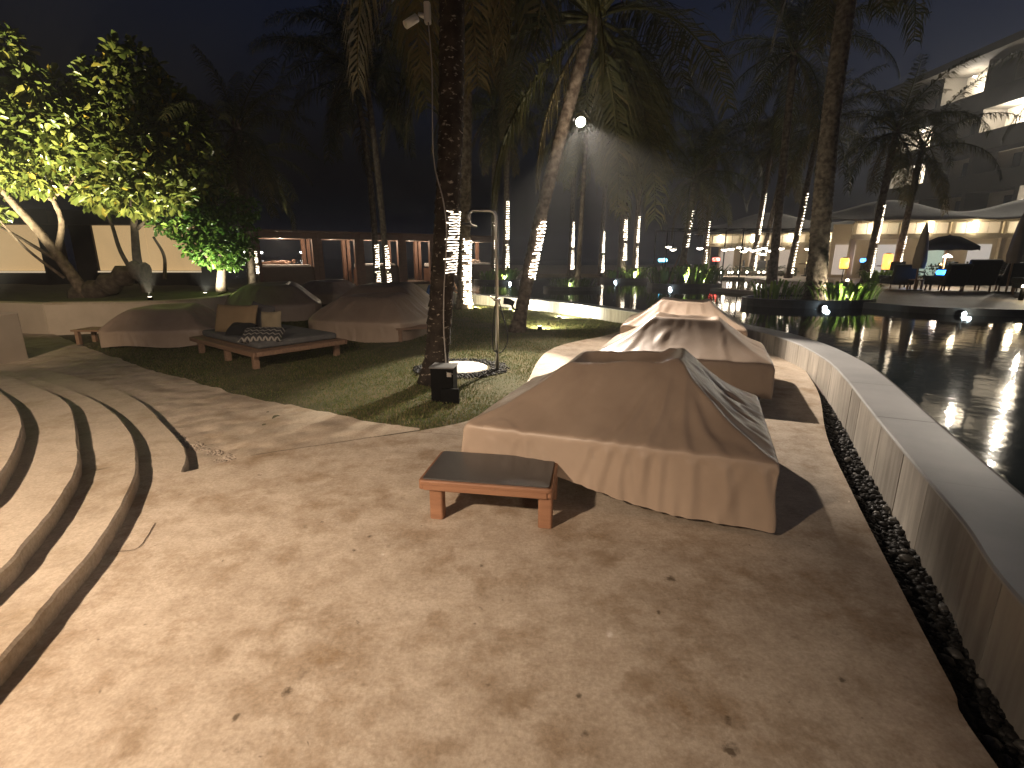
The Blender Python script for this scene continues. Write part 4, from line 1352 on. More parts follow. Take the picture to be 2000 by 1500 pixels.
# near palms
bigp = palm((-1.02, 6.42, -0.02), (-0.66, 6.35, 6.5), 0.155, 0.135, 'thick near palm trunk by the black box, wound with lights, rising out of the picture', crown=1.0, lights=(1.40, 2.16), lstr=2.6, nf=22, seed=1, arc=(-1.5, 0.9), bark=M_bigbark, segs=40, bend=(0.14, 0), rope_r=0.006, pitch=0.040, hang=10, az0=0.4)
leanp = palm((0.11, 10.95, -0.03), (1.55, 10.75, 6.0), 0.145, 0.115, 'leaning palm beside the shower, carrying the bright floodlight and wrapped with lights', crown=1.30, lights=(1.15, 2.3), lstr=7, nf=28, seed=2, segs=36, front_clear=True, bend=(-0.10, 0), rope_r=0.012, pitch=0.085, hang=5)
palm((-1.55, 16.2, -0.05), (-1.25, 16.4, 8.6), 0.20, 0.16, 'palm right behind the near trunk, light wound, beside the seated person', crown=1.1, lights=(0.15, 2.15), lstr=5, nf=20, seed=3, segs=30, rope_r=0.016, pitch=0.09)
palm((-5.82, 22.0, -0.1), (-6.25, 22.3, 8.6), 0.13, 0.11, 'left one of two thin crossing palms before the cabanas', crown=1.15, lights=(0.3, 2.2), lstr=8, nf=20, seed=4, bend=(0.2, 0), segs=18, rope_r=0.013, pitch=0.12)
palm((-5.2, 21.5, -0.1), (-5.75, 21.8, 9.4), 0.13, 0.11, 'right one of two thin crossing palms before the cabanas', crown=1.15, lights=(0.3, 2.1), lstr=9, nf=20, seed=5, bend=(0.1, 0), segs=18, rope_r=0.013, pitch=0.12)
palm((-11.2, 22.5, -0.1), (-11.5, 23, 5.5), 0.15, 0.13, 'palm with a short bright light sleeve beside the small uplit tree', crown=1.0, lights=(0.9, 1.9), lstr=7, nf=16, seed=6, segs=16, rope_r=0.014, pitch=0.09)
palm((-7.75, 15.3, 0.4), (-7.65, 15.3, 5.1), 0.13, 0.12, 'short dark palm behind the broadleaf trees with pale hanging fronds', crown=0.75, nf=16, seed=7, segs=16, hang=6)
# pool palms
palm((-0.95, 27.5, 0.3), (-0.9, 28, 9.0), 0.15, 0.12, 'slim lit palm left of the shower pole, standing in the pool', crown=1.1, lights=(0.2, 3.2), lstr=9, nf=18, seed=8, segs=16, rope_r=0.014, pitch=0.12)
palm((-0.35, 26.5, 0.3), (-0.2, 27, 9.6), 0.16, 0.12, 'slim lit palm just right of the shower pole', crown=1.1, lights=(0.3, 4.0), lstr=9, nf=18, seed=9, segs=16, rope_r=0.014, pitch=0.14)
palm((3.85, 34.0, 0.3), (3.9, 34, 9.0), 0.17, 0.13, 'far lit palm under the yellow hanging frond', crown=1.1, lights=(0.4, 3.4), lstr=10, nf=16, seed=10, segs=14, rope_r=0.017, pitch=0.14)
palm((2.55, 20.0, 0.35), (2.75, 20.2, 6.6), 0.09, 0.08, 'thin unlit palm in the low grass planter in the pool', crown=0.85, nf=14, seed=11, segs=14)
palm((5.85, 34.0, 0.3), (5.9, 34, 8.6), 0.16, 0.12, 'far lit palm with pale root flare on the pool edge', crown=1.0, lights=(0.2, 2.9), lstr=11, nf=16, seed=12, segs=14, rope_r=0.017, pitch=0.14)
palm((5.75, 27.0, 0.35), (5.6, 27, 8.2), 0.22, 0.16, 'left palm of a close lit pair in the leafy planter', crown=1.25, lights=(1.0, 3.1), lstr=8, nf=20, seed=13, segs=16, rope_r=0.014, pitch=0.12, hang=7)
palm((6.45, 27.2, 0.35), (6.5, 27.2, 9.2), 0.13, 0.11, 'right palm of a close lit pair in the leafy planter', crown=1.15, lights=(0.6, 3.3), lstr=9, nf=18, seed=14, segs=16, rope_r=0.014, pitch=0.13)
palm((7.05, 21.6, 0.4), (7.35, 21.5, 4.75), 0.14, 0.10, 'propped young palm with an uplit crown in the big pool planter', crown=0.82, lights=(1.5, 3.0), lstr=5, nf=18, seed=15, segs=16, rope_r=0.016, pitch=0.12, hang=2)
palm((12.6, 34.0, 0.4), (12.7, 34, 8.4), 0.13, 0.11, 'thin lit palm left of the red lantern', crown=1.05, lights=(0.3, 3.4), lstr=9, nf=16, seed=16, segs=14, rope_r=0.017, pitch=0.2)
palm((15.8, 34.0, 0.4), (16.2, 34, 9.0), 0.17, 0.13, 'brightly wrapped palm among the pendant lamps', crown=1.1, lights=(0.2, 5.0), lstr=11, nf=16, seed=17, segs=14, rope_r=0.013, pitch=0.16)
palm((16.6, 34.6, 0.4), (17.6, 35, 8.0), 0.15, 0.12, 'slim wrapped palm right of the brightest one', crown=1.1, lights=(0.2, 2.2), lstr=8, nf=16, seed=18, segs=14, rope_r=0.017, pitch=0.16)
palm((15.3, 28.5, 0.4), (15.9, 28.5, 8.2), 0.16, 0.12, 'wrapped palm left of the thick planter palm', crown=1.15, lights=(0.2, 4.4), lstr=9, nf=18, seed=19, segs=16, rope_r=0.016, pitch=0.2)
palm((8.35, 14.0, 0.35), (8.25, 14.2, 10.6), 0.25, 0.19, 'thick tall ringed palm rising from the black planter in the pool', crown=1.3, nf=22, seed=20, segs=40, bend=(-0.18, 0), hang=8)
palm((16.2, 23.5, 0.4), (16.5, 23.6, 6.9), 0.17, 0.13, 'wrapped palm standing on the far deck right of the thick palm', crown=1.0, lights=(0.2, 3.4), lstr=9, nf=18, seed=21, segs=18, rope_r=0.013, pitch=0.13)
palm((18.2, 24.5, 0.4), (18.5, 24.6, 6.4), 0.16, 0.12, 'palm with amber lantern at its foot on the right deck', crown=1.0, lights=(0.9, 2.1), lstr=7, nf=12, seed=22, segs=18, rope_r=0.013, pitch=0.13)
palm((24.5, 23.5, 0.4), (24.9, 23.6, 9.4), 0.19, 0.15, 'dark palm at the right edge, half out of the picture', crown=1.2, nf=12, seed=24, segs=16)
palm((11.4, 22.5, 0.4), (11.2, 22.6, 9.6), 0.17, 0.14, 'dark tall palm behind the thick planter palm', crown=1.3, nf=20, seed=25, segs=16, hang=6)

# young palm props
pr = thing('palm_props', 'three wooden props bracing the young palm in the big pool planter', 'tree props', (7.05, 21.6, 0.4))
for a in (R(200), R(-20), R(80)):
    MB().tube([(0.62 * math.cos(a), 0.62 * math.sin(a), 0.0), (0.10 * math.cos(a), 0.10 * math.sin(a), 1.25)], 0.03, 8).build('prop', M_teak_grey, pr)

# floodlight on the leaning palm (lit) and spot under it
M_lampglass = mat('flood_glass', (1, 1, 1), 0.3, emis=(1.0, 0.93, 0.82), strength=400.0)
fl = thing('floodlight', 'glaring white floodlight strapped high on the leaning palm', 'floodlight', (1.29, 10.40, 4.05), 0)
hs = MB().lathe([(0.03, 0.10), (0.06, 0.07), (0.10, 0.0), (0.10, -0.012)], n=16, cap=True)
h_ = hs.build('housing', M_bp, fl); h_.rotation_euler = (R(-62), 0, R(8))
gl = MB().lathe([(0.002, -0.003), (0.085, -0.003), (0.085, -0.015), (0.002, -0.018)], n=16).build('lens', M_lampglass, h_)
MB().tube([(0, 0.02, 0.02), (0.02, 0.34, 0.0)], 0.02, 8).build('bracket', M_bp, fl)
lamp('floodlight_beam', 'SPOT', (1.29, 10.26, 4.0), 1100.0, (1.0, 0.85, 0.71), target=(1.15, 7.95, 0.0), size=0.07, cone=66, blend=0.75)
lamp('floodlight_beam', 'SPOT', (1.32, 10.26, 4.0), 2900.0, (1.0, 0.85, 0.71), target=(3.1, 6.3, 0.0), size=0.07, cone=46, blend=0.5)
lamp('floodlight_beam', 'SPOT', (1.26, 10.26, 4.0), 3200.0, (1.0, 0.88, 0.70), target=(-0.5, 7.2, 0.0), size=0.07, cone=37, blend=0.55)
lamp('floodlight_spill', 'POINT', (1.30, 9.80, 4.0), 42.0, (1.0, 0.86, 0.68), size=0.07)

sl = thing('spotlight', 'black spotlight on a bracket low on the leaning palm', 'spotlight', (0.02, 10.75, 0.62))
MB().tube([(-0.20, 0, 0.06), (-0.10, 0, 0.05), (0.02, 0, 0.0)], [0.07, 0.065, 0.05], 12).build('head', M_bp, sl)
MB().tube([(-0.02, 0, -0.03), (0.02, 0.02, -0.12), (0.13, 0.10, -0.12)], 0.016, 6).build('bracket', M_bp, sl)

# ------------------------------------------------------------------ security camera on the big palm
sc_ = thing('security_camera', 'white security camera on a bracket high on the near palm trunk', 'camera', (-0.92, 6.30, 4.13))
M_wp = mat('white_plastic', (0.75, 0.72, 0.66), 0.45)
MB().rbox((0, 0, 0.03), (0.07, 0.09, 0.20), 0.02).build('mount_box', M_wp, sc_)
MB().tube([(-0.03, 0, 0.0), (-0.10, -0.01, 0.02)], [0.03, 0.018], 8).build('arm', M_wp, sc_)
cb = MB().tube([(0, 0, 0), (0.16, 0, 0)], 0.042, 12).build('body', M_wp, sc_, (-0.115, -0.02, -0.02)); cb.rotation_euler = (0, R(35), R(180 + 25))
cable = smooth_path([(-0.91, 6.27, 4.06), (-0.885, 6.25, 3.6), (-0.90, 6.24, 3.0), (-0.89, 6.24, 2.6), (-0.80, 6.235, 2.2), (-0.78, 6.24, 1.8), (-0.83, 6.24, 1.2), (-0.85, 6.24, 0.7), (-0.82, 6.10, 0.30), (-0.80, 5.78, 0.22)], 8)
tag(MB().tube(cable, 0.008, 6).build('cable', mat('grey_cable', (0.30, 0.27, 0.24), 0.6)), 'thin grey cable running down the near palm from the white camera', 'cable')

# ------------------------------------------------------------------ broadleaf trees
M_leaf = leaf_mat('broad_leaf', [(0.0, (0.055, 0.080, 0.018)), (0.45, (0.095, 0.122, 0.026)), (0.86, (0.145, 0.160, 0.036)), (0.965, (0.18, 0.18, 0.04)), (1.0, (0.36, 0.25, 0.03))], 0.28, 0.30, 0.6)
M_leaf2 = leaf_mat('bright_leaf', [(0.0, (0.045, 0.11, 0.018)), (0.6, (0.075, 0.155, 0.024)), (1.0, (0.12, 0.19, 0.03))], 0.35, 0.30, 0.5)
def leaf_cloud(clusters, per, size, seed):
    rs = np.random.RandomState(seed)
    C = []
    for (cx, cy, cz, r, sz) in clusters:
        n = int(per * r * r)
        d = rs.normal(0, 1, (n, 3)); d /= np.linalg.norm(d, axis=1, keepdims=True)
        rad = r * (0.45 + 0.58 * rs.uniform(0, 1, (n, 1)) ** 0.5)
        p = np.array([cx, cy, cz]) + d * rad * np.array([1, 1, sz])
        C.append(np.concatenate([p, d], 1))
    C = np.concatenate(C)
    n = len(C)
    p, d = C[:, :3], C[:, 3:]
    L = size * (0.45 + 0.95 * rs.beta(2.0, 2.2, (n, 1)))
    ax = d * 0.6 + rs.normal(0, 0.7, (n, 3)) + np.array([0, 0, -0.25])
    ax /= np.linalg.norm(ax, axis=1, keepdims=True)
    up = rs.normal(0, 0.55, (n, 3)) + np.array([0, 0, 1.0])
    wv = np.cross(ax, up); wv /= np.linalg.norm(wv, axis=1, keepdims=True)
    nn = np.cross(wv, ax)
    W = L * rs.uniform(0.19, 0.31, (n, 1))
    V = np.empty((n, 6, 3))
    V[:, 0] = p
    V[:, 1] = p + ax * L * 0.38 + wv * W * 0.8 + nn * L * 0.05
    V[:, 2] = p + ax * L * 0.74 + wv * W * 1.0 + nn * L * 0.02
    V[:, 3] = p + ax * L - nn * L * 0.10
    V[:, 4] = p + ax * L * 0.74 - wv * W * 1.0 + nn * L * 0.02
    V[:, 5] = p + ax * L * 0.38 - wv * W * 0.8 + nn * L * 0.05
    V[:, [1, 2, 4, 5]] += (nn * L * 0.06)[:, None, :]
    o = np.arange(n)[:, None] * 6
    F = np.concatenate([o + np.array([[0, 1, 2, 3]]), o + np.array([[0, 3, 4, 5]])], 0)
    me = bpy.data.meshes.new('foliage')
    me.from_pydata(V.reshape(-1, 3).tolist(), [], F.tolist())
    return me
def broadleaf(label, base, trunks, clusters, per, size, m, bark, seed):
    t = thing('broadleaf_tree', label, 'tree', base, 0, 'broadleaf trees behind the planter wall')
    for k, (pts, r0, r1) in enumerate(trunks):
        sp = smooth_path(pts, 6)
        n = len(sp)
        MB().tube(sp, [r0 + (r1 - r0) * i / (n - 1) for i in range(n)], 10).build('trunk' if k == 0 else 'branch', bark, t)
    me = leaf_cloud(clusters, per, size, seed)
    me.polygons.foreach_set('use_smooth', [True] * len(me.polygons))
    o = link('crown', me, m, t)
    o['kind'] = 'stuff'
    return t
rnd = random.Random(77)
def clus(spec):
    return spec
# local coordinates: base at planter soil
T1 = broadleaf('large broadleaf tree at the left edge, trunk leaning left, lit from below', (-11.0, 13.2, 0.55),
    [([(0, 0, 0), (-0.35, 0, 0.7), (-0.75, -0.05, 1.5), (-1.35, -0.1, 2.4), (-1.9, -0.2, 3.2)], 0.15, 0.06),
     ([(-0.55, 0, 1.1), (-0.35, 0.1, 1.9), (-0.45, 0.1, 2.6), (-0.1, 0.2, 3.4)], 0.08, 0.03),
     ([(-0.45, 0, 2.4), (0.1, 0, 2.75), (0.5, 0, 3.2)], 0.045, 0.02),
     ([(-0.3, 0, 0.75), (-1.2, 0.1, 1.3), (-2.0, 0.2, 1.75), (-2.6, 0.2, 2.0)], 0.05, 0.02),
     ([(-0.5, 0, 0.5), (-1.0, -0.3, 1.2), (-1.5, -0.4, 2.0)], 0.04, 0.02)],
    [(-2.2, -0.3, 2.9, 0.8, 0.8), (-1.4, -0.5, 3.3, 0.85, 0.8), (-0.6, -0.3, 3.0, 0.75, 0.7), (-2.6, 0, 3.8, 0.9, 0.8), (-1.5, -0.2, 4.2, 1.0, 0.8), (-0.5, 0, 4.0, 0.9, 0.8), (0.2, 0, 3.5, 0.8, 0.7), (-2.3, 0.2, 4.9, 0.8, 0.8), (-1.2, 0.2, 5.1, 0.8, 0.7), (-0.3, 0.4, 4.9, 0.7, 0.7), (-2.7, -0.1, 2.2, 0.45, 0.7), (-1.75, -0.4, 2.1, 0.4, 0.6), (0.6, 0.1, 4.1, 0.6, 0.7), (-2.0, 0.0, 5.7, 0.7, 0.7), (-1.0, 0.1, 5.8, 0.6, 0.7), (-3.0, 0.0, 3.0, 0.7, 0.8), (-3.1, 0.1, 4.6, 0.8, 0.8)], 820, 0.24, M_leaf, M_bark, 1)
T2 = broadleaf('broadleaf tree with thin dark trunks before the lit blind', (-9.9, 13.9, 0.6),
    [([(0, 0, 0), (-0.15, 0, 0.7), (-0.10, 0, 1.5), (0.05, 0, 2.6), (0.3, 0, 3.6)], 0.14, 0.05),
     ([(-0.2, 0, 0.3), (-0.55, 0, 1.1), (-0.75, 0.1, 1.9), (-1.0, 0.1, 2.6)], 0.06, 0.03),
     ([(0.0, 0, 1.7), (0.5, 0, 2.1), (1.0, 0, 2.5)], 0.05, 0.02),
     ([(0.5, 0, 0.4), (0.45, 0.2, 1.0), (0.25, 0.2, 1.5)], 0.05, 0.03)],
    [(-0.4, -0.3, 2.5, 0.65, 0.6), (0.4, -0.4, 2.5, 0.75, 0.65), (1.1, -0.3, 2.6, 0.7, 0.7), (1.5, -0.1, 3.1, 0.65, 0.8), (0.8, -0.4, 3.4, 0.85, 0.8), (0.0, -0.3, 3.3, 0.85, 0.8), (-0.7, -0.2, 3.4, 0.8, 0.8), (0.4, 0, 4.2, 0.9, 0.8), (-0.4, 0.1, 4.4, 0.8, 0.8), (1.2, 0.1, 4.0, 0.7, 0.8), (1.9, 0.0, 2.7, 0.4, 0.7), (0.0, 0.1, 5.1, 0.8, 0.7), (0.9, 0.1, 4.9, 0.7, 0.7), (1.7, 0.1, 3.9, 0.6, 0.8), (2.1, 0, 3.3, 0.5, 0.8), (1.5, 0.1, 4.6, 0.5, 0.8), (0.4, 0.2, 5.7, 0.6, 0.6)], 820, 0.235, M_leaf, M_bark_dark, 2)
T3 = broadleaf('small bright green tree with a pale uplit trunk beside the cabanas', (-8.15, 14.3, 0.55),
    [([(0, 0, 0), (0.05, 0, 0.35), (0.12, 0, 0.8), (0.1, 0, 1.4), (0.2, 0, 1.9)], 0.16, 0.05),
     ([(0.1, 0, 0.7), (-0.35, -0.1, 1.2), (-0.8, -0.1, 1.7)], 0.05, 0.02),
     ([(0.12, 0, 0.8), (0.55, -0.1, 1.2), (0.8, -0.1, 1.6)], 0.05, 0.02)],
    [(0.0, -0.2, 1.15, 0.50, 0.8), (0.45, -0.2, 1.25, 0.5, 0.8), (-0.55, -0.2, 1.75, 0.5, 0.6), (-1.05, -0.2, 1.85, 0.38, 0.5), (0.1, -0.3, 1.8, 0.65, 0.8), (0.7, -0.2, 1.8, 0.6, 0.8), (0.3, -0.1, 2.4, 0.6, 0.7), (0.9, 0, 2.3, 0.45, 0.7), (-0.2, 0, 2.25, 0.5, 0.7), (-0.3, -0.3, 1.35, 0.45, 0.7), (0.75, -0.2, 1.25, 0.4, 0.7), (0.5, -0.3, 0.95, 0.35, 0.7)], 900, 0.165, M_leaf2, M_bark, 3)
# dark leaning stump in front of the blinds
stp = thing('leaning_trunk', 'thick dark trunk lying aslant in the planter before the lit blind', 'tree trunk', (-10.6, 13.3, 0.5))
st = smooth_path([(-0.75, 0.0, 0.0), (-0.2, 0, 0.22), (0.35, 0, 0.50), (0.85, 0, 0.72), (1.15, 0, 0.70)], 5)
MB().tube(st, [0.30 + 0.05 * math.sin(i * 1.7) - 0.10 * (i / len(st)) for i in range(len(st))], 12).build('trunk', M_bark_dark, stp)

# uplights in the planter (real fixtures)
def uplight(loc, target, energy, color, label, cone=90, fixture=True, size=0.04):
    t = thing('ground_uplight', label, 'uplight', loc, 0, 'ground uplights')
    MB().lathe([(0.05, 0), (0.055, 0.05), (0.05, 0.09)], n=12).build('housing', M_bp, t)
    MB().lathe([(0.002, 0.093), (0.042, 0.093), (0.042, 0.099), (0.002, 0.10)], n=12).build('lens', mat('uplight_lens', (1, 1, 1), 0.3, emis=(1.0, 0.9, 0.7), strength=6.0), t)
    lamp('uplight_beam', 'SPOT', (loc[0], loc[1], loc[2] + 0.14), energy, color, target=target, size=size, cone=cone, blend=0.8)
    return t
uplight((-12.7, 11.85, 0.60), (-13.1, 13.0, 4.4), 600, (1.0, 0.88, 0.60), 'small bright lamp on the left end of the planter wall', cone=90)
uplight((-10.3, 8.9, -0.08), (-11.9, 13.2, 4.9), 15500, (1.0, 0.88, 0.60), 'garden floodlight on the path behind the end block', cone=52)
uplight((-8.75, 12.3, 0.55), (-9.6, 13.6, 5.2), 2300, (1.0, 0.88, 0.60), 'uplight at the foot of the dark trunked tree', cone=66)
uplight((-8.15, 13.55, 0.56), (-8.0, 14.3, 1.9), 560, (1.0, 0.95, 0.74), 'uplight at the foot of the small bright tree', cone=130)
# ------------------------------------------------------------------ cabins with lit blinds (left)
M_dwood = mat('dark_wood', (0.12, 0.060, 0.040), 0.55, (0.17, 0.088, 0.056), 2.0, bump=0.2, bscale=18, bdist=0.004, stretch=(1, 1, 6))
M_dark = mat('dark_paint', (0.018, 0.016, 0.014), 0.7, (0.026, 0.023, 0.020), 2.0)
M_blind = mat('lit_blind', (0.45, 0.33, 0.19), 0.9, (0.36, 0.26, 0.14), 0.7, emis=(1.0, 0.66, 0.31), strength=0.44)
M_ledge = mat('lit_ledge', (0.6, 0.5, 0.38), 0.8, emis=(1.0, 0.80, 0.52), strength=0.5)
def cabin(x0, x1, y, label):
    w = x1 - x0
    t = thing('blind_cabin', label, 'cabin', ((x0 + x1) / 2, y, -0.1), 0, 'cabins with lit blinds')
    MB().box((0, 0.9, 3.05), (w + 1.6, 2.6, 0.5)).build('roof', M_dark, t)
    MB().box((0, 0, 0.55), (w + 0.5, 0.12, 1.10)).build('half_wall', M_dark, t)
    for sx in (-1, 1):
        MB().box((sx * (w / 2 + 0.40), 0.02, 1.40), (0.8, 0.16, 2.8)).build('side_panel', M_dark, t)
    nb = max(1, int(round(w / 2.0)))
    for i in range(nb):
        bw = w / nb
        MB().box((-w / 2 + bw * (i + 0.5), 0.03, 1.98), (bw - 0.015, 0.02, 1.62)).build('blind', M_blind, t)
    MB().box((0, -0.02, 1.13), (w, 0.20, 0.05)).build('ledge', M_ledge, t)
    return t
cabin(-21.5, -17.15, 19.0, 'dark cabin with tan lit blinds at the far left edge')
cabin(-15.5, -11.65, 19.4, 'dark cabin with tan lit blinds behind the leaning trunk')

# ------------------------------------------------------------------ row of open beach cabanas
M_mat_w = mat('white_mattress', (0.75, 0.73, 0.70), 0.9, (0.68, 0.66, 0.63), 3.0)
M_cabwall = mat('cabana_wall', (0.115, 0.075, 0.055), 0.7, (0.14, 0.095, 0.07), 2.0)
A, B = Vector((-13.6, 27.0)), Vector((-1.2, 36.5))
ax_ = (B - A).normalized(); LEN = (B - A).length
ang_ = math.atan2(ax_.y, ax_.x)
def cabana(s0, w, label, wall=True, towel=None):
    c = A + ax_ * (s0 + w / 2)
    t = thing('beach_cabana', label, 'cabana', (c.x, c.y, -0.15), ang_, 'beach cabanas in a row')
    for sx in (-1, 1):
        for sy in (-1, 1):
            MB().box((sx * (w / 2 - 0.13), sy * 1.05, 1.35), (0.26 if sy < 0 else 0.18, 0.22, 2.7)).build('post', M_dwood, t)
    MB().box((0, -1.12, 2.80), (w, 0.30, 0.32)).build('beam', M_dwood, t)
    MB().box((0, 1.12, 2.80), (w, 0.24, 0.30)).build('beam', M_dwood, t)
    for i in range(7):
        MB().box((-w / 2 + w * (i + 0.5) / 7, 0.02, 2.91), (0.10, 2.0, 0.12)).build('rafter', M_dwood, t)
    MB().box((0, 0.0, 3.01), (w, 2.7, 0.07)).build('roof', M_dwood, t)
    cl_ = MB().box((0, -0.6, 2.66), (w - 0.56, 0.5, 0.03)).build('rolled_blind', mat('rolled_blind', (0.40, 0.30, 0.24), 0.9), t)
    if wall:
        MB().box((0, -1.02, 0.60), (w - 0.56, 0.10, 1.20)).build('half_wall', M_cabwall, t)
        MB().rbox((0, 0.0, 1.19), (w - 0.70, 1.75, 0.22), 0.06).build('mattress', M_mat_w, t)
        MB().box((0, 0.02, 0.52), (w - 0.60, 1.7, 0.94)).build('bed_base', M_dwood, t)
    else:
        MB().box((0, 0.0, 0.10), (w - 0.5, 1.9, 0.25)).build('step', M_cabwall, t)
    lamp('cabana_downlight', 'POINT', (c.x, c.y, 2.42), 170.0 if wall else 60.0, (1.0, 0.80, 0.58), size=0.05)
    MB().lathe([(0.05, 0.0), (0.055, 0.03)], n=10).build('downlight', mat('downlight_lens', (1, 1, 1), 0.4, emis=(1.0, 0.85, 0.65), strength=12.0), t, (0, 0, 2.82))
    return t
s0 = 0.0
spec = [(3.1, True, 'leftmost open wooden cabana with a person on its bed'), (2.3, False, 'open wooden cabana bay showing two far sea lights'), (2.6, True, 'wooden cabana with bare white mattress left of the crossing palms'), (2.1, False, 'open wooden cabana bay just right of the crossing palms'), (2.5, True, 'wooden cabana with white mattress left of the near palm trunk'), (2.3, True, 'wooden cabana with a pale bundle, right of the near palm trunk')]
cab_pos = []
for w, wl_, lab in spec:
    cabana(s0, w, lab, wl_)
    cab_pos.append(A + ax_ * (s0 + w / 2))
    s0 += w + 0.01

# person lying on the first cabana bed and the bundle of towels
def skin_body(name, verts, edges, radii, m, parent=None, sub=2):
    me = bpy.data.meshes.new(name)
    me.from_pydata(verts, edges, [])
    o = link(name, me, m, parent)
    md = o.modifiers.new('Skin', 'SKIN')
    me.skin_vertices[0].data[0].use_root = True
    for i, r in enumerate(radii):
        me.skin_vertices[0].data[i].radius = r if hasattr(r, '__len__') else (r, r)
    s_ = o.modifiers.new('Subdivision', 'SUBSURF'); s_.levels = sub; s_.render_levels = sub
    md.use_smooth_shade = True
    return o
M_skin = mat('skin', (0.50, 0.30, 0.21), 0.55, (0.45, 0.26, 0.18), 5.0)
M_hair = mat('dark_hair', (0.02, 0.014, 0.01), 0.6)
c0 = cab_pos[0]
pz_ = -0.15 + 1.29
lp = thing('person', 'person lying on the bed of the leftmost cabana', 'person', (c0.x, c0.y - 0.35, pz_), ang_)
skin_body('body', [(0.55, 0, 0.13), (0.35, 0, 0.14), (0.10, 0, 0.15), (-0.12, 0, 0.13), (-0.28, 0, 0.12), (-0.42, 0, 0.16), (0.35, 0.16, 0.12), (0.20, 0.30, 0.08), (0.42, 0.34, 0.06), (0.35, -0.16, 0.12), (0.16, -0.28, 0.08), (0.40, -0.32, 0.06), (-0.75, 0.09, 0.10), (-1.10, 0.09, 0.07), (-0.75, -0.09, 0.10), (-1.10, -0.09, 0.07)],
    [(0, 1), (1, 2), (2, 3), (3, 4), (4, 5), (1, 6), (6, 7), (7, 8), (1, 9), (9, 10), (10, 11), (4, 12), (12, 13), (4, 14), (14, 15)],
    [0.055, (0.14, 0.10), (0.13, 0.10), (0.12, 0.09), (0.13, 0.10), (0.09, 0.08), 0.06, 0.045, 0.035, 0.06, 0.045, 0.035, 0.07, 0.045, 0.07, 0.045], M_skin, lp)
MB().ball((0.70, 0, 0.17), 0.105, 12, 8, (0.95, 0.8, 1.1)).build('head', M_skin, lp)
MB().ball((0.735, 0, 0.205), 0.105, 12, 8, (0.85, 0.85, 0.9)).build('hair', mat('reddish_hair', (0.12, 0.05, 0.03), 0.6), lp)
c5 = cab_pos[5]
tw = MB().ball((0, 0, 0.12), 0.22, 12, 7, (1.3, 0.9, 0.6)).ball((0.35, 0.05, 0.10), 0.16, 10, 6, (1, 1, 0.7)).ball((-0.25, -0.05, 0.26), 0.12, 10, 6)
tag(tw.build('towel_bundle', mat('pale_towel', (0.72, 0.62, 0.52), 0.95, (0.6, 0.45, 0.36), 6.0), None, (c5.x, c5.y - 0.5, -0.15 + 1.29)), 'pale bundle of towels on the cabana bed right of the near palm', 'towels')

# ------------------------------------------------------------------ person sitting on the pool wall
ps = thing('person', 'person in blue shirt and jeans sitting on the pool wall behind the near palm', 'person', (-2.42, 18.25, WALL_TOP), R(-6))
M_jean = mat('blue_jeans', (0.030, 0.075, 0.22), 0.85, (0.04, 0.095, 0.27), 8.0)
M_shirt = mat('blue_shirt', (0.035, 0.085, 0.25), 0.85, (0.045, 0.10, 0.29), 6.0)
M_shoe = mat('white_shoe', (0.75, 0.74, 0.71), 0.6)
skin_body('jeans', [(0.0, 0, 0.11), (-0.12, -0.09, 0.11), (-0.50, -0.13, 0.26), (-0.60, -0.15, -0.16), (-0.10, 0.09, 0.11), (-0.46, 0.12, 0.20), (-0.58, 0.12, -0.16)],
    [(0, 1), (1, 2), (2, 3), (0, 4), (4, 5), (5, 6)], [(0.14, 0.12), 0.095, 0.075, 0.055, 0.095, 0.075, 0.055], M_jean, ps)
skin_body('shirt', [(0.02, 0, 0.15), (0.08, 0, 0.38), (0.14, 0, 0.55), (0.16, 0, 0.62), (0.17, -0.20, 0.55), (0.28, -0.24, 0.38), (0.17, 0.20, 0.55), (0.27, 0.24, 0.36)],
    [(0, 1), (1, 2), (2, 3), (2, 4), (4, 5), (2, 6), (6, 7)], [(0.14, 0.13), (0.14, 0.15), (0.13, 0.16), 0.07, 0.075, 0.058, 0.075, 0.058], M_shirt, ps)
skin_body('body', [(0.15, 0, 0.58), (0.17, 0, 0.70), (0.19, 0, 0.80), (0.22, -0.22, 0.48), (0.33, -0.26, 0.28), (0.47, -0.24, 0.04), (0.56, -0.23, 0.02), (0.22, 0.22, 0.48), (0.32, 0.26, 0.28), (0.46, 0.24, 0.04), (0.55, 0.23, 0.02)],
    [(0, 1), (1, 2), (0, 3), (3, 4), (4, 5), (5, 6), (0, 7), (7, 8), (8, 9), (9, 10)], [0.06, 0.052, 0.06, 0.045, 0.04, 0.03, 0.025, 0.045, 0.04, 0.03, 0.025], M_skin, ps)
hdm = MB().ball((0.185, 0, 0.86), 0.105, 14, 10, (0.95, 0.78, 1.15)).ball((0.085, 0, 0.85), 0.02, 8, 5, (1, 0.8, 1.3))
hdm.ball((0.19, 0.085, 0.86), 0.025, 8, 5, (0.8, 0.4, 1.2)).ball((0.19, -0.085, 0.86), 0.025, 8, 5, (0.8, 0.4, 1.2))
hdm.build('head', M_skin, ps)
MB().ball((0.215, 0, 0.90), 0.108, 14, 8, (0.95, 0.86, 1.0)).build('hair', M_hair, ps)
for yy_ in (-0.16, 0.12):
    MB().ball((-0.66, yy_, -0.23), 0.085, 12, 7, (1.6, 0.62, 0.65)).build('shoe', M_shoe, ps)

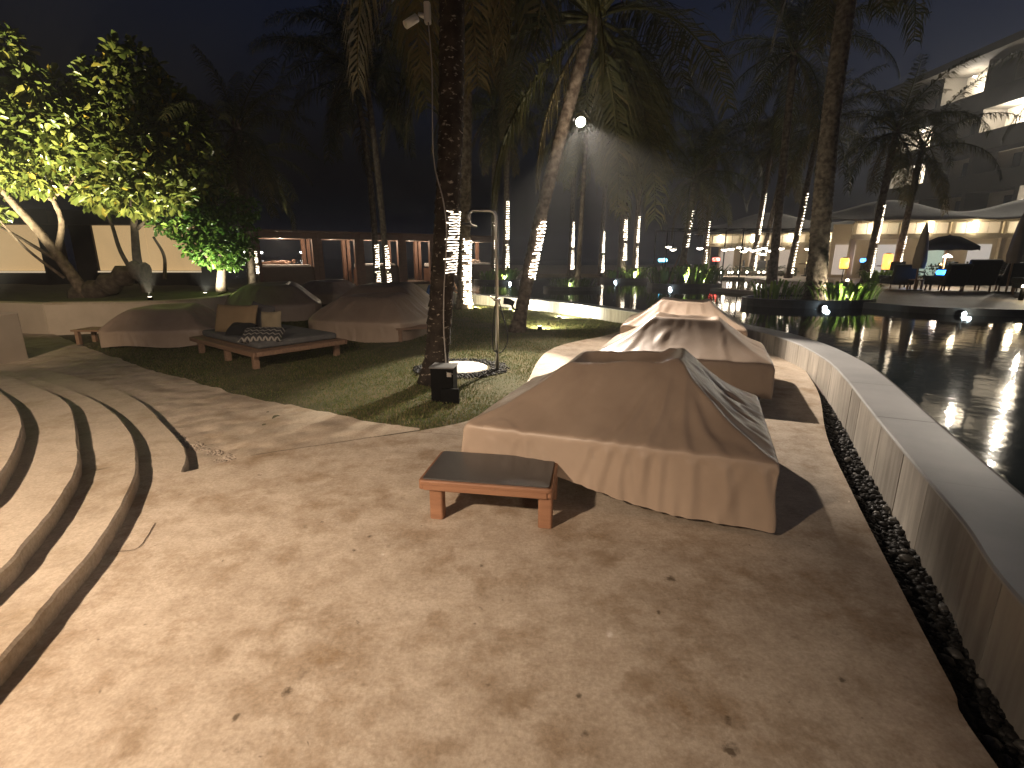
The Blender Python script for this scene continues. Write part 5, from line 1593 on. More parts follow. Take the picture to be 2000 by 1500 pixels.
# ------------------------------------------------------------------ boats far out at sea
def boat(x, y, label):
    t = thing('distant_boat', label, 'boat', (x, y, -0.4), R(10), 'lit boats far out at sea')
    m = MB()
    m.add([(-6, 0, 0.2), (-4, -1.4, 0.0), (5, -1.4, 0.0), (7, 0, 0.3), (5, 1.4, 0.0), (-4, 1.4, 0.0), (-6.3, 0, 1.4), (-4, -1.7, 1.1), (5, -1.7, 1.2), (8.5, 0, 1.9), (5, 1.7, 1.2), (-4, 1.7, 1.1)],
          [(0, 1, 2, 3, 4, 5), (11, 10, 9, 8, 7, 6), (0, 6, 7, 1), (1, 7, 8, 2), (2, 8, 9, 3), (3, 9, 10, 4), (4, 10, 11, 5), (5, 11, 6, 0)])
    m.build('hull', M_dark, t)
    MB().box((-1.5, 0, 2.0), (4, 2.2, 1.7)).build('cabin', M_dark, t)
    MB().tube([(-1.5, 0, 2.8), (-1.5, 0, 5.5)], 0.08, 6).build('mast', M_dark, t)
    MB().ball((-1.5, 0, 4.0), 0.55, 8, 6).build('lamp', mat('boat_lamp', (1, 1, 1), 0.5, emis=(1.0, 0.95, 0.88), strength=40.0), t)
for x_, lab in ((-208, 'far lit boat left of the leftmost cabana post'), (-200, 'second far lit boat in the leftmost cabana opening'), (-194.5, 'third far lit boat in the leftmost cabana opening'), (-187, 'fourth, brightest far lit boat in the leftmost cabana opening'), (-157.5, 'left of two close boat lights in the open bay'), (-155.0, 'right of two close boat lights in the open bay')):
    boat(x_ * 0.7636, 300, lab)
# ------------------------------------------------------------------ far deck, planters and plants in the pool
M_deck = mat('deck_stone', (0.24, 0.19, 0.13), 0.6, (0.19, 0.15, 0.10), 1.2, bump=0.2, bscale=20, bdist=0.004)
deck_poly = [(9.1, 13.1), (9.6, 12.0), (10.6, 11.4), (13, 11.0), (45, 10.0), (45, 70), (-2, 70), (-2, 32), (4, 35.5), (10.4, 30.6), (13.4, 29.6), (12.6, 24), (11.2, 20.8), (10.0, 16.2)]
tag(MB().prism(deck_poly, -0.2, 0.42).build('pool_deck', M_deck), kind='structure')
edge_front = smooth_path([(9.1, 13.1, 0), (9.6, 12.0, 0), (10.6, 11.4, 0), (13, 11.0, 0), (22, 10.7, 0), (45, 10.0, 0)], 8)
ef = [(p.x, p.y) for p in edge_front]
dk = thing('deck_kerb', 'dark kerb along the front of the right hand pool deck', 'kerb')
MB().prism(offset_curve(ef, 0.06) + offset_curve(ef, -0.10)[::-1], 0.2, 0.455).build('kerb', mat('kerb_stone', (0.14, 0.105, 0.075), 0.5, (0.10, 0.08, 0.06), 2.0), dk)
lg = smooth_path([(2.9, 2.1, 0), (3.15, 2.7, 0), (3.7, 3.3, 0), (4.6, 3.8, 0), (6.0, 4.0, 0)], 6)
lgp = [(p.x, p.y) for p in lg]
tag(MB().prism(lgp + offset_curve(lgp, 1.6)[::-1], 0.0, WATER_Z + 0.006).build('pool_ledge', M_coping), kind='structure')

pen = [(7.6, 19.6), (8.0, 18.4), (8.4, 17.4), (9.1, 16.6), (10.3, 16.4)]
pens = [(p.x, p.y) for p in smooth_path([(x, y, 0) for x, y in pen], 6)]
pk = thing('curved_kerb', 'low curved stone kerb reaching into the pool left of the thick palm', 'kerb')
MB().prism(pens + offset_curve(pens, -0.35)[::-1], 0.1, 0.42).build('kerb', M_deck, pk)

def ellipse(cx, cy, rx, ry, n=36):
    return [(cx + rx * math.cos(2 * math.pi * i / n), cy + ry * math.sin(2 * math.pi * i / n)) for i in range(n)]
def planter(cx, cy, rx, ry, z, label):
    t = thing('pool_planter', label, 'planter', (cx, cy, 0), 0, 'black planters in the pool')
    a, b = ellipse(0, 0, rx, ry), ellipse(0, 0, rx - 0.10, ry - 0.10)
    n = len(a)
    P = [(x, y, 0.0) for x, y in a] + [(x, y, z) for x, y in a] + [(x, y, z) for x, y in b] + [(x, y, z - 0.06) for x, y in b]
    F = []
    for i in range(n):
        j = (i + 1) % n
        for k in range(3): F.append((k * n + i, k * n + j, (k + 1) * n + j, (k + 1) * n + i))
    MB().add(P, F).build('rim', M_black_wall, t)
    MB().add([(x, y, z - 0.05) for x, y in b], [tuple(range(n))]).build('soil', M_soil, t)
    return t
planter(8.1, 13.95, 1.75, 1.05, 0.50, 'large black oval planter holding the thick ringed palm')
planter(7.3, 21.7, 1.55, 1.1, 0.50, 'black oval planter holding the propped young palm')
planter(6.0, 27.2, 1.35, 0.9, 0.48, 'black oval planter holding the close pair of lit palms')
planter(2.4, 20.3, 1.15, 0.8, 0.44, 'black planter with low grass and the thin unlit palm')
planter(-0.7, 25.8, 1.2, 0.8, 0.46, 'black planter with leafy plants behind the shower pole')

M_fern = leaf_mat('fern_leaf', [(0.0, (0.07, 0.14, 0.02)), (0.6, (0.12, 0.20, 0.035)), (1.0, (0.24, 0.30, 0.06))], 0.4, 0.35, 0.4)
M_reed = leaf_mat('reed_leaf', [(0.0, (0.05, 0.09, 0.025)), (0.6, (0.075, 0.12, 0.035)), (1.0, (0.13, 0.16, 0.06))], 0.5, 0.3, 0.3)
def clump(name, label, loc, n, h, w, spread, m, seed, cat='plant', group='plants in the pool planters'):
    rnd = random.Random(seed)
    mb = MB()
    for i in range(n):
        a = rnd.uniform(0, 6.283)
        r = spread * math.sqrt(rnd.random()) * 0.6
        b = Vector((r * math.cos(a) * 1.5, r * math.sin(a), 0))
        L = h * rnd.uniform(0.6, 1.15)
        d = Vector((math.cos(a), math.sin(a), 0))
        ou = rnd.uniform(0.15, 0.8)
        side = Vector((-d.y, d.x, 0)) * w * rnd.uniform(0.7, 1.2)
        p1 = b + d * L * ou * 0.35 + Vector((0, 0, L * 0.55)); p2 = b + d * L * ou * 0.75 + Vector((0, 0, L * 0.85)); p3 = b + d * L * ou * 1.15 + Vector((0, 0, L * (0.95 - 0.4 * ou)))
        mb.add([b - side * 0.3, b + side * 0.3, p1 + side, p1 - side, p2 + side * 0.8, p2 - side * 0.8, p3], [(0, 1, 2, 3), (3, 2, 4, 5), (5, 4, 6)])
    o = thing(name, label, cat, loc, 0, group)
    c = mb.build('leaves', m, o)
    return o
rp = random.Random(12)
clump('fern', 'tall blade plants left of the thick ringed palm', (7.15, 13.9, 0.45), 60, 0.55, 0.03, 0.8, M_fern, 1)
clump('fern', 'bright uplit fern clump right of the thick ringed palm', (8.95, 13.7, 0.45), 150, 0.52, 0.035, 0.9, M_fern, 2)
clump('fern', 'low leaves at the right end of the large black planter', (9.5, 14.1, 0.45), 40, 0.35, 0.03, 0.4, M_fern, 3)
clump('fern', 'broad leafy ferns left of the propped young palm', (6.45, 21.5, 0.46), 90, 0.75, 0.05, 0.8, M_fern, 4)
clump('fern', 'brightest fern mass right of the propped young palm', (7.7, 21.3, 0.46), 150, 0.85, 0.06, 1.0, M_fern, 5)
clump('fern', 'dull ferns left in the planter of the lit palm pair', (5.4, 27.0, 0.44), 70, 0.5, 0.04, 0.7, M_fern, 6)
clump('fern', 'bright ferns right in the planter of the lit palm pair', (6.4, 26.8, 0.44), 100, 0.65, 0.05, 0.7, M_fern, 7)
clump('reed_grass', 'low pale reed grass around the thin unlit palm', (2.4, 20.2, 0.40), 260, 0.40, 0.014, 1.05, M_reed, 8)
clump('fern', 'dim leafy plants behind the shower pole, left half', (-1.15, 25.6, 0.42), 70, 0.5, 0.04, 0.6, M_fern, 9)
clump('fern', 'yellow lit leafy plants behind the shower pole, right half', (-0.25, 25.5, 0.42), 100, 0.65, 0.05, 0.6, M_fern, 10)
clump('shrub', 'pale shrub at the foot of the wrapped deck palm', (16.6, 23.3, 0.42), 120, 0.6, 0.05, 0.7, M_fern, 11, group='deck shrubs')
def spot_up(loc, target, e, col=(1.0, 0.92, 0.70), cone=100):
    lamp('planter_beam', 'SPOT', loc, e, col, target=target, size=0.04, cone=cone, blend=0.8)
def planter_light(loc, target, e, label, **k):
    t = thing('planter_light', label, 'uplight', loc, 0, 'small planter uplights')
    MB().lathe([(0.04, 0), (0.045, 0.06), (0.04, 0.08)], n=10).build('housing', M_bp, t)
    MB().lathe([(0.002, 0.081), (0.034, 0.081), (0.034, 0.086)], n=10).build('lens', MATS['uplight_lens'], t)
    spot_up((loc[0], loc[1], loc[2] + 0.12), target, e, **k)
planter_light((8.75, 13.25, 0.47), (8.95, 13.9, 0.75), 620, 'small uplight among the bright ferns of the thick palm', cone=165)
planter_light((7.75, 20.75, 0.47), (7.55, 21.6, 1.6), 420, 'small uplight before the propped young palm', cone=110)
planter_light((7.05, 20.8, 0.47), (7.3, 21.5, 4.6), 1500, 'narrow uplight aimed at the crown of the propped young palm', cone=48)
planter_light((6.3, 26.3, 0.45), (6.2, 27.0, 1.2), 220, 'small uplight before the close pair of lit palms', cone=120)
planter_light((-0.35, 25.05, 0.43), (-0.4, 25.7, 1.0), 170, 'small uplight before the plants behind the shower', cone=120)
planter_light((2.2, 19.55, 0.40), (2.4, 20.3, 0.7), 40, 'small uplight before the low reed grass', cone=130)

M_pl = mat('pool_lens', (1, 1, 1), 0.3, emis=(0.72, 0.92, 1.0), strength=45.0)
def pool_light(x, y, label, e=3.0, col=(0.75, 0.92, 1.0)):
    t = thing('pool_light', label, 'pool light', (x, y, WATER_Z + 0.035))
    t['group'] = 'pool lights'
    o = MB().lathe([(0.07, 0.0), (0.075, 0.02), (0.06, 0.035)], n=14).build('bezel', M_steel, t); o.rotation_euler = (R(90), 0, 0)
    g_ = MB().lathe([(0.002, 0.036), (0.05, 0.036), (0.045, 0.045), (0.002, 0.047)], n=14).build('lens', M_pl, t); g_.rotation_euler = (R(90), 0, 0)
    lamp('pool_glow', 'POINT', (x, y - 0.16, WATER_Z + 0.05), e, col, size=0.05)
pool_light(-0.1, 24.9, 'round pool light below the plants behind the shower')
pool_light(5.3, 26.35, 'round pool light below the planter of the lit palm pair')
pool_light(6.4, 20.75, 'bluish pool light below the propped young palm')
pool_light(7.9, 12.82, 'bluish pool light on the large black planter')
pool_light(10.2, 11.42, 'round pool light under the right hand deck kerb')

# ------------------------------------------------------------------ lamps around the far deck
def lantern(loc, col, strength, label, r=0.13, h=0.35, e=2.0, post=0.0, shape='drum'):
    t = thing('lantern', label, 'lantern', loc, 0, 'coloured lanterns')
    m = mat('glow_%g_%g_%g' % col, (0.8, 0.8, 0.8), 0.5, emis=col, strength=strength)
    MB().lathe([(r * 0.85, 0.04), (r, 0.10), (r, h - 0.06), (r * 0.8, h)] if shape == 'drum' else [(0.02, 0.0), (r, 0.06), (r * 0.9, h * 0.6), (0.03, h)], n=14).build('shade', m, t)
    MB().lathe([(r * 0.9, 0.0), (r * 0.9, 0.035)], n=14).build('base', M_bp, t)
    MB().lathe([(r * 0.5, h + 0.002), (r * 0.5, h + 0.04)], n=12).build('cap', M_bp, t)
    if post:
        MB().tube([(0, 0, -post), (0, 0, 0)], 0.02, 8).build('post', M_bp, t)
    lamp('lantern_glow', 'POINT', (loc[0], loc[1] - r - 0.08, loc[2] + h / 2), e, col, size=0.08)
lantern((12.6, 32, 1.25), (1.0, 0.06, 0.04), 6, 'glowing red lantern beyond the pool', r=0.22, h=0.26, post=0.83, e=4)
lantern((17.7, 26, 1.25), (0.05, 0.30, 1.0), 4.5, 'blue lamp left of the amber lantern on the wrapped palm', r=0.2, h=0.24, post=0.83, e=8)
lantern((15.25, 19.9, 0.92), (0.04, 0.32, 1.0), 5, 'blue lamp between the two left dark armchairs', r=0.14, h=0.18, post=0.5, e=6)
lantern((15.1, 18.1, 0.92), (0.03, 0.30, 1.0), 7, 'brightest blue lamp right of the folded umbrella', r=0.16, h=0.20, post=0.5, e=10)
lantern((16.7, 26, 0.95), (1.0, 0.52, 0.07), 2.2, 'amber box lantern left of the second wrapped deck palm', r=0.2, h=0.55, post=0.53, e=4)
lantern((17.55, 24.2, 0.95), (1.0, 0.40, 0.06), 2.2, 'tall amber lantern at the foot of the right deck palm', r=0.2, h=0.75, post=0.53, e=5)
lantern((9.6, 33, 1.2), (0.15, 0.7, 1.0), 6, 'pale blue lamp behind the propped young palm', r=0.28, h=0.25, post=0.78, e=3)

M_pend = mat('pendant_glow', (1, 1, 1), 0.5, emis=(1.0, 0.88, 0.72), strength=30.0)
def pendant(x, y, z, label, r=0.2, top=0.9):
    t = thing('pendant_lamp', label, 'lamp', (x, y, z), 0, 'white pendant lamps over the far terrace')
    MB().lathe([(0.03, 0.13), (0.10, 0.10), (r, 0.0), (r * 0.97, -0.01)], n=14).build('shade', M_wp, t)
    MB().ball((0, 0, -0.01), r * 0.82, 12, 6, (1, 1, 0.45)).build('bulb', M_pend, t)
    MB().tube([(0, 0, 0.12), (0, 0, top)], 0.008, 5).build('cord', M_bp, t)
ZW = 3.05
pp_ = [(11.0, 30.5, 2.05), (12.45, 30.5, 1.98), (13.05, 31, 2.02), (13.35, 30, 1.88), (13.75, 31.5, 2.12), (13.9, 30, 1.93), (14.2, 31.4, 2.05), (14.35, 29.8, 1.75), (14.65, 31, 2.0), (14.9, 30, 1.92), (15.25, 31.5, 2.08), (15.4, 30.4, 1.85), (16.0, 31, 2.05), (16.8, 29.5, 2.0), (9.3, 31, 2.15), (9.9, 32, 2.0)]
ORD = ['first', 'second', 'third', 'fourth', 'fifth', 'sixth', 'seventh', 'eighth', 'ninth', 'tenth', 'eleventh', 'twelfth', 'thirteenth', 'fourteenth', 'fifteenth', 'sixteenth']
pp_.sort(key=lambda q: q[0] / q[1])
for i, (x_, y_, z_) in enumerate(pp_):
    pendant(x_, y_, z_, ORD[i] + ' from the left of the white dish pendant lamps beyond the pool', r=0.22, top=ZW - z_)
cbm = MB()
for y_ in (29.8, 30.4, 31.0, 31.5):
    pass
wires = thing('lamp_frame', 'thin dark frame on posts carrying the white pendant lamps', 'frame')
for (xa, xb, y_) in ((8.8, 17.4, 29.7), (8.8, 17.4, 32.1)):
    MB().box(((xa + xb) / 2, y_, ZW + 0.03), (xb - xa, 0.06, 0.06)).build('beam', M_bp, wires)
    for x_ in (xa, (xa + xb) / 2, xb):
        MB().box((x_, y_, (ZW + 0.42) / 2), (0.06, 0.06, ZW - 0.42)).build('post', M_bp, wires)
for i in range(9):
    x_ = 9.1 + i * 1.0
    MB().box((x_, 30.9, ZW + 0.06), (0.04, 2.5, 0.05)).build('cross_bar', M_bp, wires)
def bollard(x, y, label):
    t = thing('bollard_light', label, 'bollard light', (x, y, 0.42), 0, 'tiny edge lights along the far pool rim')
    MB().tube([(0, 0, 0), (0, 0, 0.20)], 0.03, 8).build('post', M_bp, t)
    MB().ball((0, 0, 0.24), 0.055, 8, 6).build('globe', mat('bollard_glow', (1, 1, 1), 0.5, emis=(1.0, 0.9, 0.75), strength=40), t)
for i, x_ in enumerate((10.9, 11.3, 11.5, 11.95, 12.1, 12.5, 13.0, 13.2, 13.6, 14.1, 14.8, 15.1)):
    bollard(x_, 30.9, ORD[i] + ' from the left of the tiny round lights on the far pool rim')

# ------------------------------------------------------------------ armchairs, umbrellas, tables on the right deck
M_chair = mat('dark_wicker', (0.010, 0.010, 0.010), 0.7, (0.016, 0.015, 0.014), 20.0, bump=0.3, bscale=80, bdist=0.003)
def armchair(x, y, rz, label, s=1.0):
    t = thing('armchair', label, 'armchair', (x, y, 0.42), rz, 'dark armchairs on the right deck')
    t.scale = (s, s, s)
    MB().rbox((0, 0, 0.28), (0.78, 0.74, 0.16), 0.06).build('seat', M_chair, t)
    b = MB().rbox((0, 0, 0.34), (0.80, 0.14, 0.72), 0.06).build('backrest', M_chair, t, (0, -0.33, 0.20)); b.rotation_euler = (R(12), 0, 0)
    for sx in (-1, 1):
        MB().rbox((sx * 0.40, 0.0, 0.42), (0.10, 0.66, 0.14), 0.04).build('armrest', M_chair, t)
        for sy in (-1, 1):
            MB().tube([(sx * 0.34, sy * 0.30, 0.0), (sx * 0.33, sy * 0.29, 0.24)], 0.024, 8).build('leg', M_teak_grey, t)
armchair(14.15, 18.9, R(-6), 'leftmost dark armchair on the right deck')
armchair(15.0, 17.8, R(4), 'dark armchair just right of the folded umbrella', 1.05)
armchair(16.0, 17.9, R(-10), 'dark armchair third from the left on the right deck', 1.2)
armchair(16.9, 17.8, R(10), 'dark armchair fourth from the left on the right deck', 1.1)
armchair(16.0, 15.6, R(-15), 'dark armchair at the right edge of the picture', 1.1)
def deck_table(x, y, label):
    t = thing('deck_table', label, 'table', (x, y, 0.42), 0, 'small deck tables')
    MB().rbox((0, 0, 0.36), (0.6, 0.5, 0.04), 0.02).build('top', M_teak_grey, t)
    for sx in (-1, 1):
        for sy in (-1, 1):
            MB().box((sx * 0.25, sy * 0.2, 0.17), (0.05, 0.05, 0.34)).build('leg', M_teak_grey, t)
deck_table(14.55, 18.3, 'small table between the leftmost armchair and the folded umbrella')
deck_table(16.7, 16.6, 'small table left of the rightmost armchair')
M_canvas = mat('pale_canvas', (0.30, 0.26, 0.235), 0.95, (0.26, 0.225, 0.20), 4.0)
def folded(x, y, label, h=2.3):
    t = thing('folded_umbrella', label, 'umbrella', (x, y, 0.42), 0, 'folded umbrellas')
    MB().tube([(0, 0, 0), (0, 0, h)], 0.03, 8).build('pole', M_teak_grey, t)
    MB().lathe([(0.25, 0.03), (0.25, 0.0)], n=14).build('base', M_black_wall, t)
    n = 16
    P, F = [], []
    for k, (r, z) in enumerate([(0.16, h - 1.55), (0.19, h - 1.3), (0.15, h - 0.8), (0.10, h - 0.35), (0.03, h - 0.02)]):
        for i in range(n):
            a = 2 * math.pi * i / n
            q = r * (1.12 if i % 2 else 0.78)
            P.append((q * math.cos(a), q * math.sin(a), z))
    for k in range(4):
        for i in range(n):
            j = (i + 1) % n
            F.append((k * n + i, k * n + j, (k + 1) * n + j, (k + 1) * n + i))
    MB().add(P, F, True).build('canopy', M_canvas, t)
folded(14.25, 18.1, 'pale folded umbrella between the two left armchairs')
folded(16.35, 16.9, 'pale folded umbrella near the right edge', 2.5)
folded(18.0, 30, 'pale folded umbrella left of the thick palm trunk, far off', 2.6)
folded(15.5, 26.5, 'pale folded umbrella behind the left wrapped palm', 2.6)
ou = thing('open_umbrella', 'dark open umbrella before the lit pavilion', 'umbrella', (16.7, 20.0, 0.42))
MB().tube([(0, 0, 0), (0, 0, 2.0)], 0.03, 8).build('pole', M_teak_grey, ou)
n = 8; P = [(0, 0, 1.95)]; F = []
for k, (r, z) in enumerate([(0.35, 1.86), (0.75, 1.66), (0.95, 1.53), (0.96, 1.38)]):
    for i in range(n * 2):
        a = math.pi * i / n
        P.append((r * math.cos(a), r * math.sin(a), z + (0.03 if i % 2 else 0.0)))
N2 = n * 2
for i in range(N2):
    j = (i + 1) % N2
    F.append((0, 1 + i, 1 + j))
    for k in range(3): F.append((1 + k * N2 + i, 1 + (k + 1) * N2 + i, 1 + (k + 1) * N2 + j, 1 + k * N2 + j))
MB().add(P, F, True).build('canopy', mat('dark_canvas', (0.05, 0.042, 0.035), 0.95), ou)

# ------------------------------------------------------------------ restaurant pavilions
M_cream = MATS['cream_canvas']
M_pwall = mat('pavilion_wall', (0.55, 0.47, 0.34), 0.85, (0.48, 0.40, 0.28), 1.0)
M_roof = mat('tent_roof', (0.36, 0.35, 0.32), 0.9, (0.30, 0.29, 0.27), 1.2)
def glow(name, col, s): return mat(name, (0.5, 0.45, 0.4), 0.8, emis=col, strength=s)
def pavilion(a, b, label, zr, ze, seed, dim=1.0, zb_=0.42):
    rnd = random.Random(seed)
    a, b = Vector(a), Vector(b)
    L = (b - a).length
    rz = math.atan2((b - a).y, (b - a).x)
    t = thing('pavilion', label, 'pavilion', (a.x, a.y, zb_), rz, 'lit restaurant pavilions')
    ze -= zb_; zr -= zb_
    zg_ = ze - 0.85
    nb = int(round(L / 2.0)); bw = L / nb
    MB().box((L / 2, 3.0, ze / 2), (L, 0.15, ze)).build('back_wall', M_pwall, t)
    MB().box((L / 2, 0.05, zg_ + 0.08), (L, 0.5, 0.22)).build('gallery', M_pwall, t)
    MB().box((L / 2, -0.05, ze - 0.04), (L, 0.35, 0.14)).build('eave_beam', M_pwall, t)
    cols = [(1.0, 0.80, 0.45), (1.0, 0.74, 0.42), (1.0, 0.85, 0.62)]
    low = [(0.95, 0.80, 0.68), (0.55, 0.85, 0.72), (1.0, 0.72, 0.48), (0.85, 0.82, 0.80)]
    for i in range(nb + 1):
        MB().box((i * bw, 0.0, zg_ / 2), (0.22, 0.22, zg_ - 0.06)).build('column', M_pwall, t)
        MB().box((i * bw, 0.02, (zg_ + ze) / 2 + 0.05), (0.16, 0.16, ze - zg_ - 0.32)).build('post', M_pwall, t)
    for i in range(nb):
        x0 = i * bw + 0.14; w = bw - 0.28
        c = rnd.choice(cols)
        for q in range(4):
            MB().box((x0 + w * (q + 0.5) / 4, 0.14, (zg_ + ze) / 2 + 0.05), (w / 4 - 0.03, 0.03, ze - zg_ - 0.34)).build('pane', glow('clerestory_%d_%g' % (cols.index(c), dim), c, 0.30 * dim), t)
        c2 = rnd.choice(low)
        k = low.index(c2)
        MB().box((x0 + w * 0.3, 2.85, zg_ * 0.48), (w * 0.55, 0.05, zg_ * 0.8)).build('lit_panel', glow('panel_%d_%g' % (k, dim), c2, 0.38 * dim), t)
        MB().lathe([(0.09, 0), (0.12, 0.05), (0.12, 0.42), (0.08, 0.46)], n=12).build('hanging_lamp', glow('hang_lamp', (1.0, 0.86, 0.60), 28.0), t, (x0 + w * rnd.uniform(0.3, 0.7), -0.25, zg_ + 0.28))
        w0 = t.matrix_basis @ Vector((x0 + w / 2, 1.2, zg_ - 0.3))
        lamp('pavilion_light', 'POINT', w0, 15 * dim, (1.0, 0.80, 0.55), size=0.1)
    # sagging tent roof
    nx_, ny_ = 24, 8
    P, F = [], []
    for i in range(nx_ + 1):
        u = i / nx_
        for j in range(ny_ + 1):
            v = j / ny_
            peak = (0.5 + 0.5 * math.cos(2 * math.pi * (u * 1.5 - 0.5)))
            hgt = (zr - ze) * (0.45 + 0.55 * peak) * (v ** 0.8)
            P.append((-0.9 + u * (L + 1.8), -0.9 + 3.9 * v, ze + 0.03 + hgt - 0.10 * math.sin(math.pi * v) - 0.06 * (1 - v) * math.sin(nb * math.pi * u) ** 2))
    for i in range(nx_):
        for j in range(ny_):
            q = i * (ny_ + 1) + j
            F.append((q, q + ny_ + 1, q + ny_ + 2, q + 1))
    o = MB().add(P, F, True).build('roof', M_roof, t)
    so = o.modifiers.new('Solidify', 'SOLIDIFY'); so.thickness = 0.05
    return t
pavilion((17.2, 26.4), (25.4, 24.4), 'near lit pavilion with grey sagging roof at the right', 4.5, 3.3, 1)
pavilion((14.2, 37.5), (22.6, 31.8), 'far lit pavilion behind the wrapped palms', 4.6, 3.1, 2, dim=0.8)
MBs = thing('boundary_wall', 'dark boundary wall with a lit arch at the right edge', 'wall', (25.6, 24.0, 0.42), R(-20))
MB().box((2.5, 0, 1.6), (5.0, 0.3, 3.2)).build('wall', M_dark, MBs)

# ------------------------------------------------------------------ hotel block
M_hotel = mat('hotel_wall', (0.13, 0.116, 0.095), 0.85, (0.105, 0.094, 0.078), 0.4)
M_hotel_in = mat('hotel_inner', (0.55, 0.50, 0.42), 0.85, (0.5, 0.45, 0.37), 0.4)
ht = thing('hotel', 'dark hotel block with lit balconies at the right', 'hotel', (33.0, 31.0, 0.42))
NB, BW = 4, 4.0
floors = [3.0, 5.75, 8.5, 11.25]
HT = 14.3
# local x = depth (+x away from pool), local y = along the facade
MB().box((6.6, NB * BW / 2, HT / 2), (9.8, NB * BW, HT)).build('wall', M_hotel_in, ht)
MB().box((5.4, NB * BW / 2, HT + 0.25), (13.4, NB * BW + 0.8, 0.5)).build('roof', M_hotel, ht)
MB().box((0.9, NB * BW / 2, 1.5), (1.4, NB * BW, 2.95)).build('ground_storey', M_hotel, ht)
for i in range(NB + 1):
    MB().box((0.83, i * BW, (3.0 + HT) / 2), (1.70, 0.35, HT - 3.02)).build('party_wall', M_hotel, ht)
lit = {(2, 0): 1.3, (1, 0): 1.0, (2, 1): 1.0, (3, 0): 1.2, (1, 3): 0.6, (2, 3): 0.9, (3, 2): 0.5, (0, 0): 0.5}
for k, z in enumerate(floors):
    for i in range(NB):
        y0 = i * BW + BW / 2
        MB().box((0.78, y0, z), (1.6, BW - 0.36, 0.28)).build('balcony_slab', M_hotel, ht)
        MB().box((0.04, y0, z + 0.62), (0.12, BW - 0.36, 0.96)).build('parapet', M_hotel, ht)
        s_ = lit.get((k, i), 0.0)
        wn_ = MB().box((1.66, y0 - 0.5, z + 1.25), (0.06, 2.1, 2.1)).build('window', mat('window_frame', (0.05, 0.045, 0.04), 0.5), ht)
        gmat = glow('room_%g' % s_, (1.0, 0.88, 0.70), 4.0 * s_) if s_ else mat('dark_pane', (0.01, 0.011, 0.012), 0.1)
        for q in (-1, 1):
            MB().box((1.61, y0 - 0.5 + q * 0.51, z + 1.25), (0.03, 0.95, 1.95)).build('pane', gmat, wn_)
        if s_:
            for q, cw in ((-1, 0.42), (1, 0.30 + 0.25 * ((i * 7 + k * 3) % 3) / 2)):
                cv = [(1.56 + 0.02 * (z2 % 2), y0 - 0.5 + q * (1.0 - cw * z2 / 10), 0) for z2 in range(11)]
                MB().add([(a_, b2, z + 0.25) for a_, b2, _ in cv] + [(a_, b2, z + 2.2) for a_, b2, _ in cv], [(j, j + 1, 12 + j, 11 + j) for j in range(10)]).build('curtain', mat('curtain', (0.62, 0.55, 0.45), 0.95, (0.5, 0.44, 0.36), 3.0), wn_)
            MB().rbox((0.75, y0 + 0.9, z + 0.52), (0.5, 0.5, 0.70), 0.05).build('balcony_chair', M_teak_grey, ht)
            lamp('balcony_light', 'POINT', (33.0 + 0.7, 31.0 + y0, 0.42 + z + 2.1), 650 * s_, (1.0, 0.90, 0.74), size=0.1)
            MB().lathe([(0.10, 0), (0.11, 0.05)], n=10).build('ceiling_lamp', glow('ceil_lamp', (1.0, 0.92, 0.8), 90.0), ht, (0.7, y0, z + 2.55))

# lawn spots along the wall
uplight((-1.15, 15.9, -0.05), (-1.3, 17.3, 0.25), 170, (1.0, 0.88, 0.55), 'ground light by the palm beside the seated person', cone=150)
uplight((0.62, 11.3, -0.02), (1.6, 13.9, 0.20), 300, (1.0, 0.90, 0.60), 'ground light right of the foot of the leaning palm', cone=150)
uplight((1.25, 13.45, -0.05), (1.75, 13.95, 0.02), 420, (1.0, 0.93, 0.74), 'ground light washing the middle of the pale pool wall', cone=160)
uplight((-0.05, 15.2, -0.05), (0.4, 15.8, 0.05), 240, (1.0, 0.93, 0.74), 'ground light washing the far part of the pale pool wall', cone=160)
ul = thing('umbrella_lamp', 'small pinkish lamp hanging under the dark open umbrella', 'lamp', (16.7, 19.9, 1.55))
MB().lathe([(0.03, 0.12), (0.12, 0.05), (0.16, 0.0)], n=14).build('shade', mat('umbrella_glow', (1, 1, 1), 0.5, emis=(1.0, 0.82, 0.70), strength=14.0), ul)
MB().tube([(0, 0, 0.1), (0, 0, 0.40)], 0.008, 5).build('cord', M_bp, ul)
lamp('umbrella_light', 'POINT', (16.7, 19.7, 1.40), 90, (1.0, 0.82, 0.62), size=0.12)
def deck_bollard(x, y, label, e):
    t = thing('deck_light', label, 'bollard light', (x, y, 0.42), 0, 'short deck lights')
    MB().lathe([(0.05, 0.0), (0.05, 0.34)], n=12).build('post', M_bp, t)
    MB().lathe([(0.045, 0.345), (0.045, 0.40), (0.02, 0.42)], n=12).build('lens', mat('deck_lens', (1, 1, 1), 0.4, emis=(1.0, 0.82, 0.50), strength=10), t)
    lamp('deck_glow', 'POINT', (x, y - 0.12, 0.42 + 0.42), e, (1.0, 0.80, 0.48), size=0.06)
deck_bollard(11.5, 17.6, 'short deck light behind the bright ferns', 22)
deck_bollard(14.0, 14.0, 'short deck light before the leftmost armchair', 14)

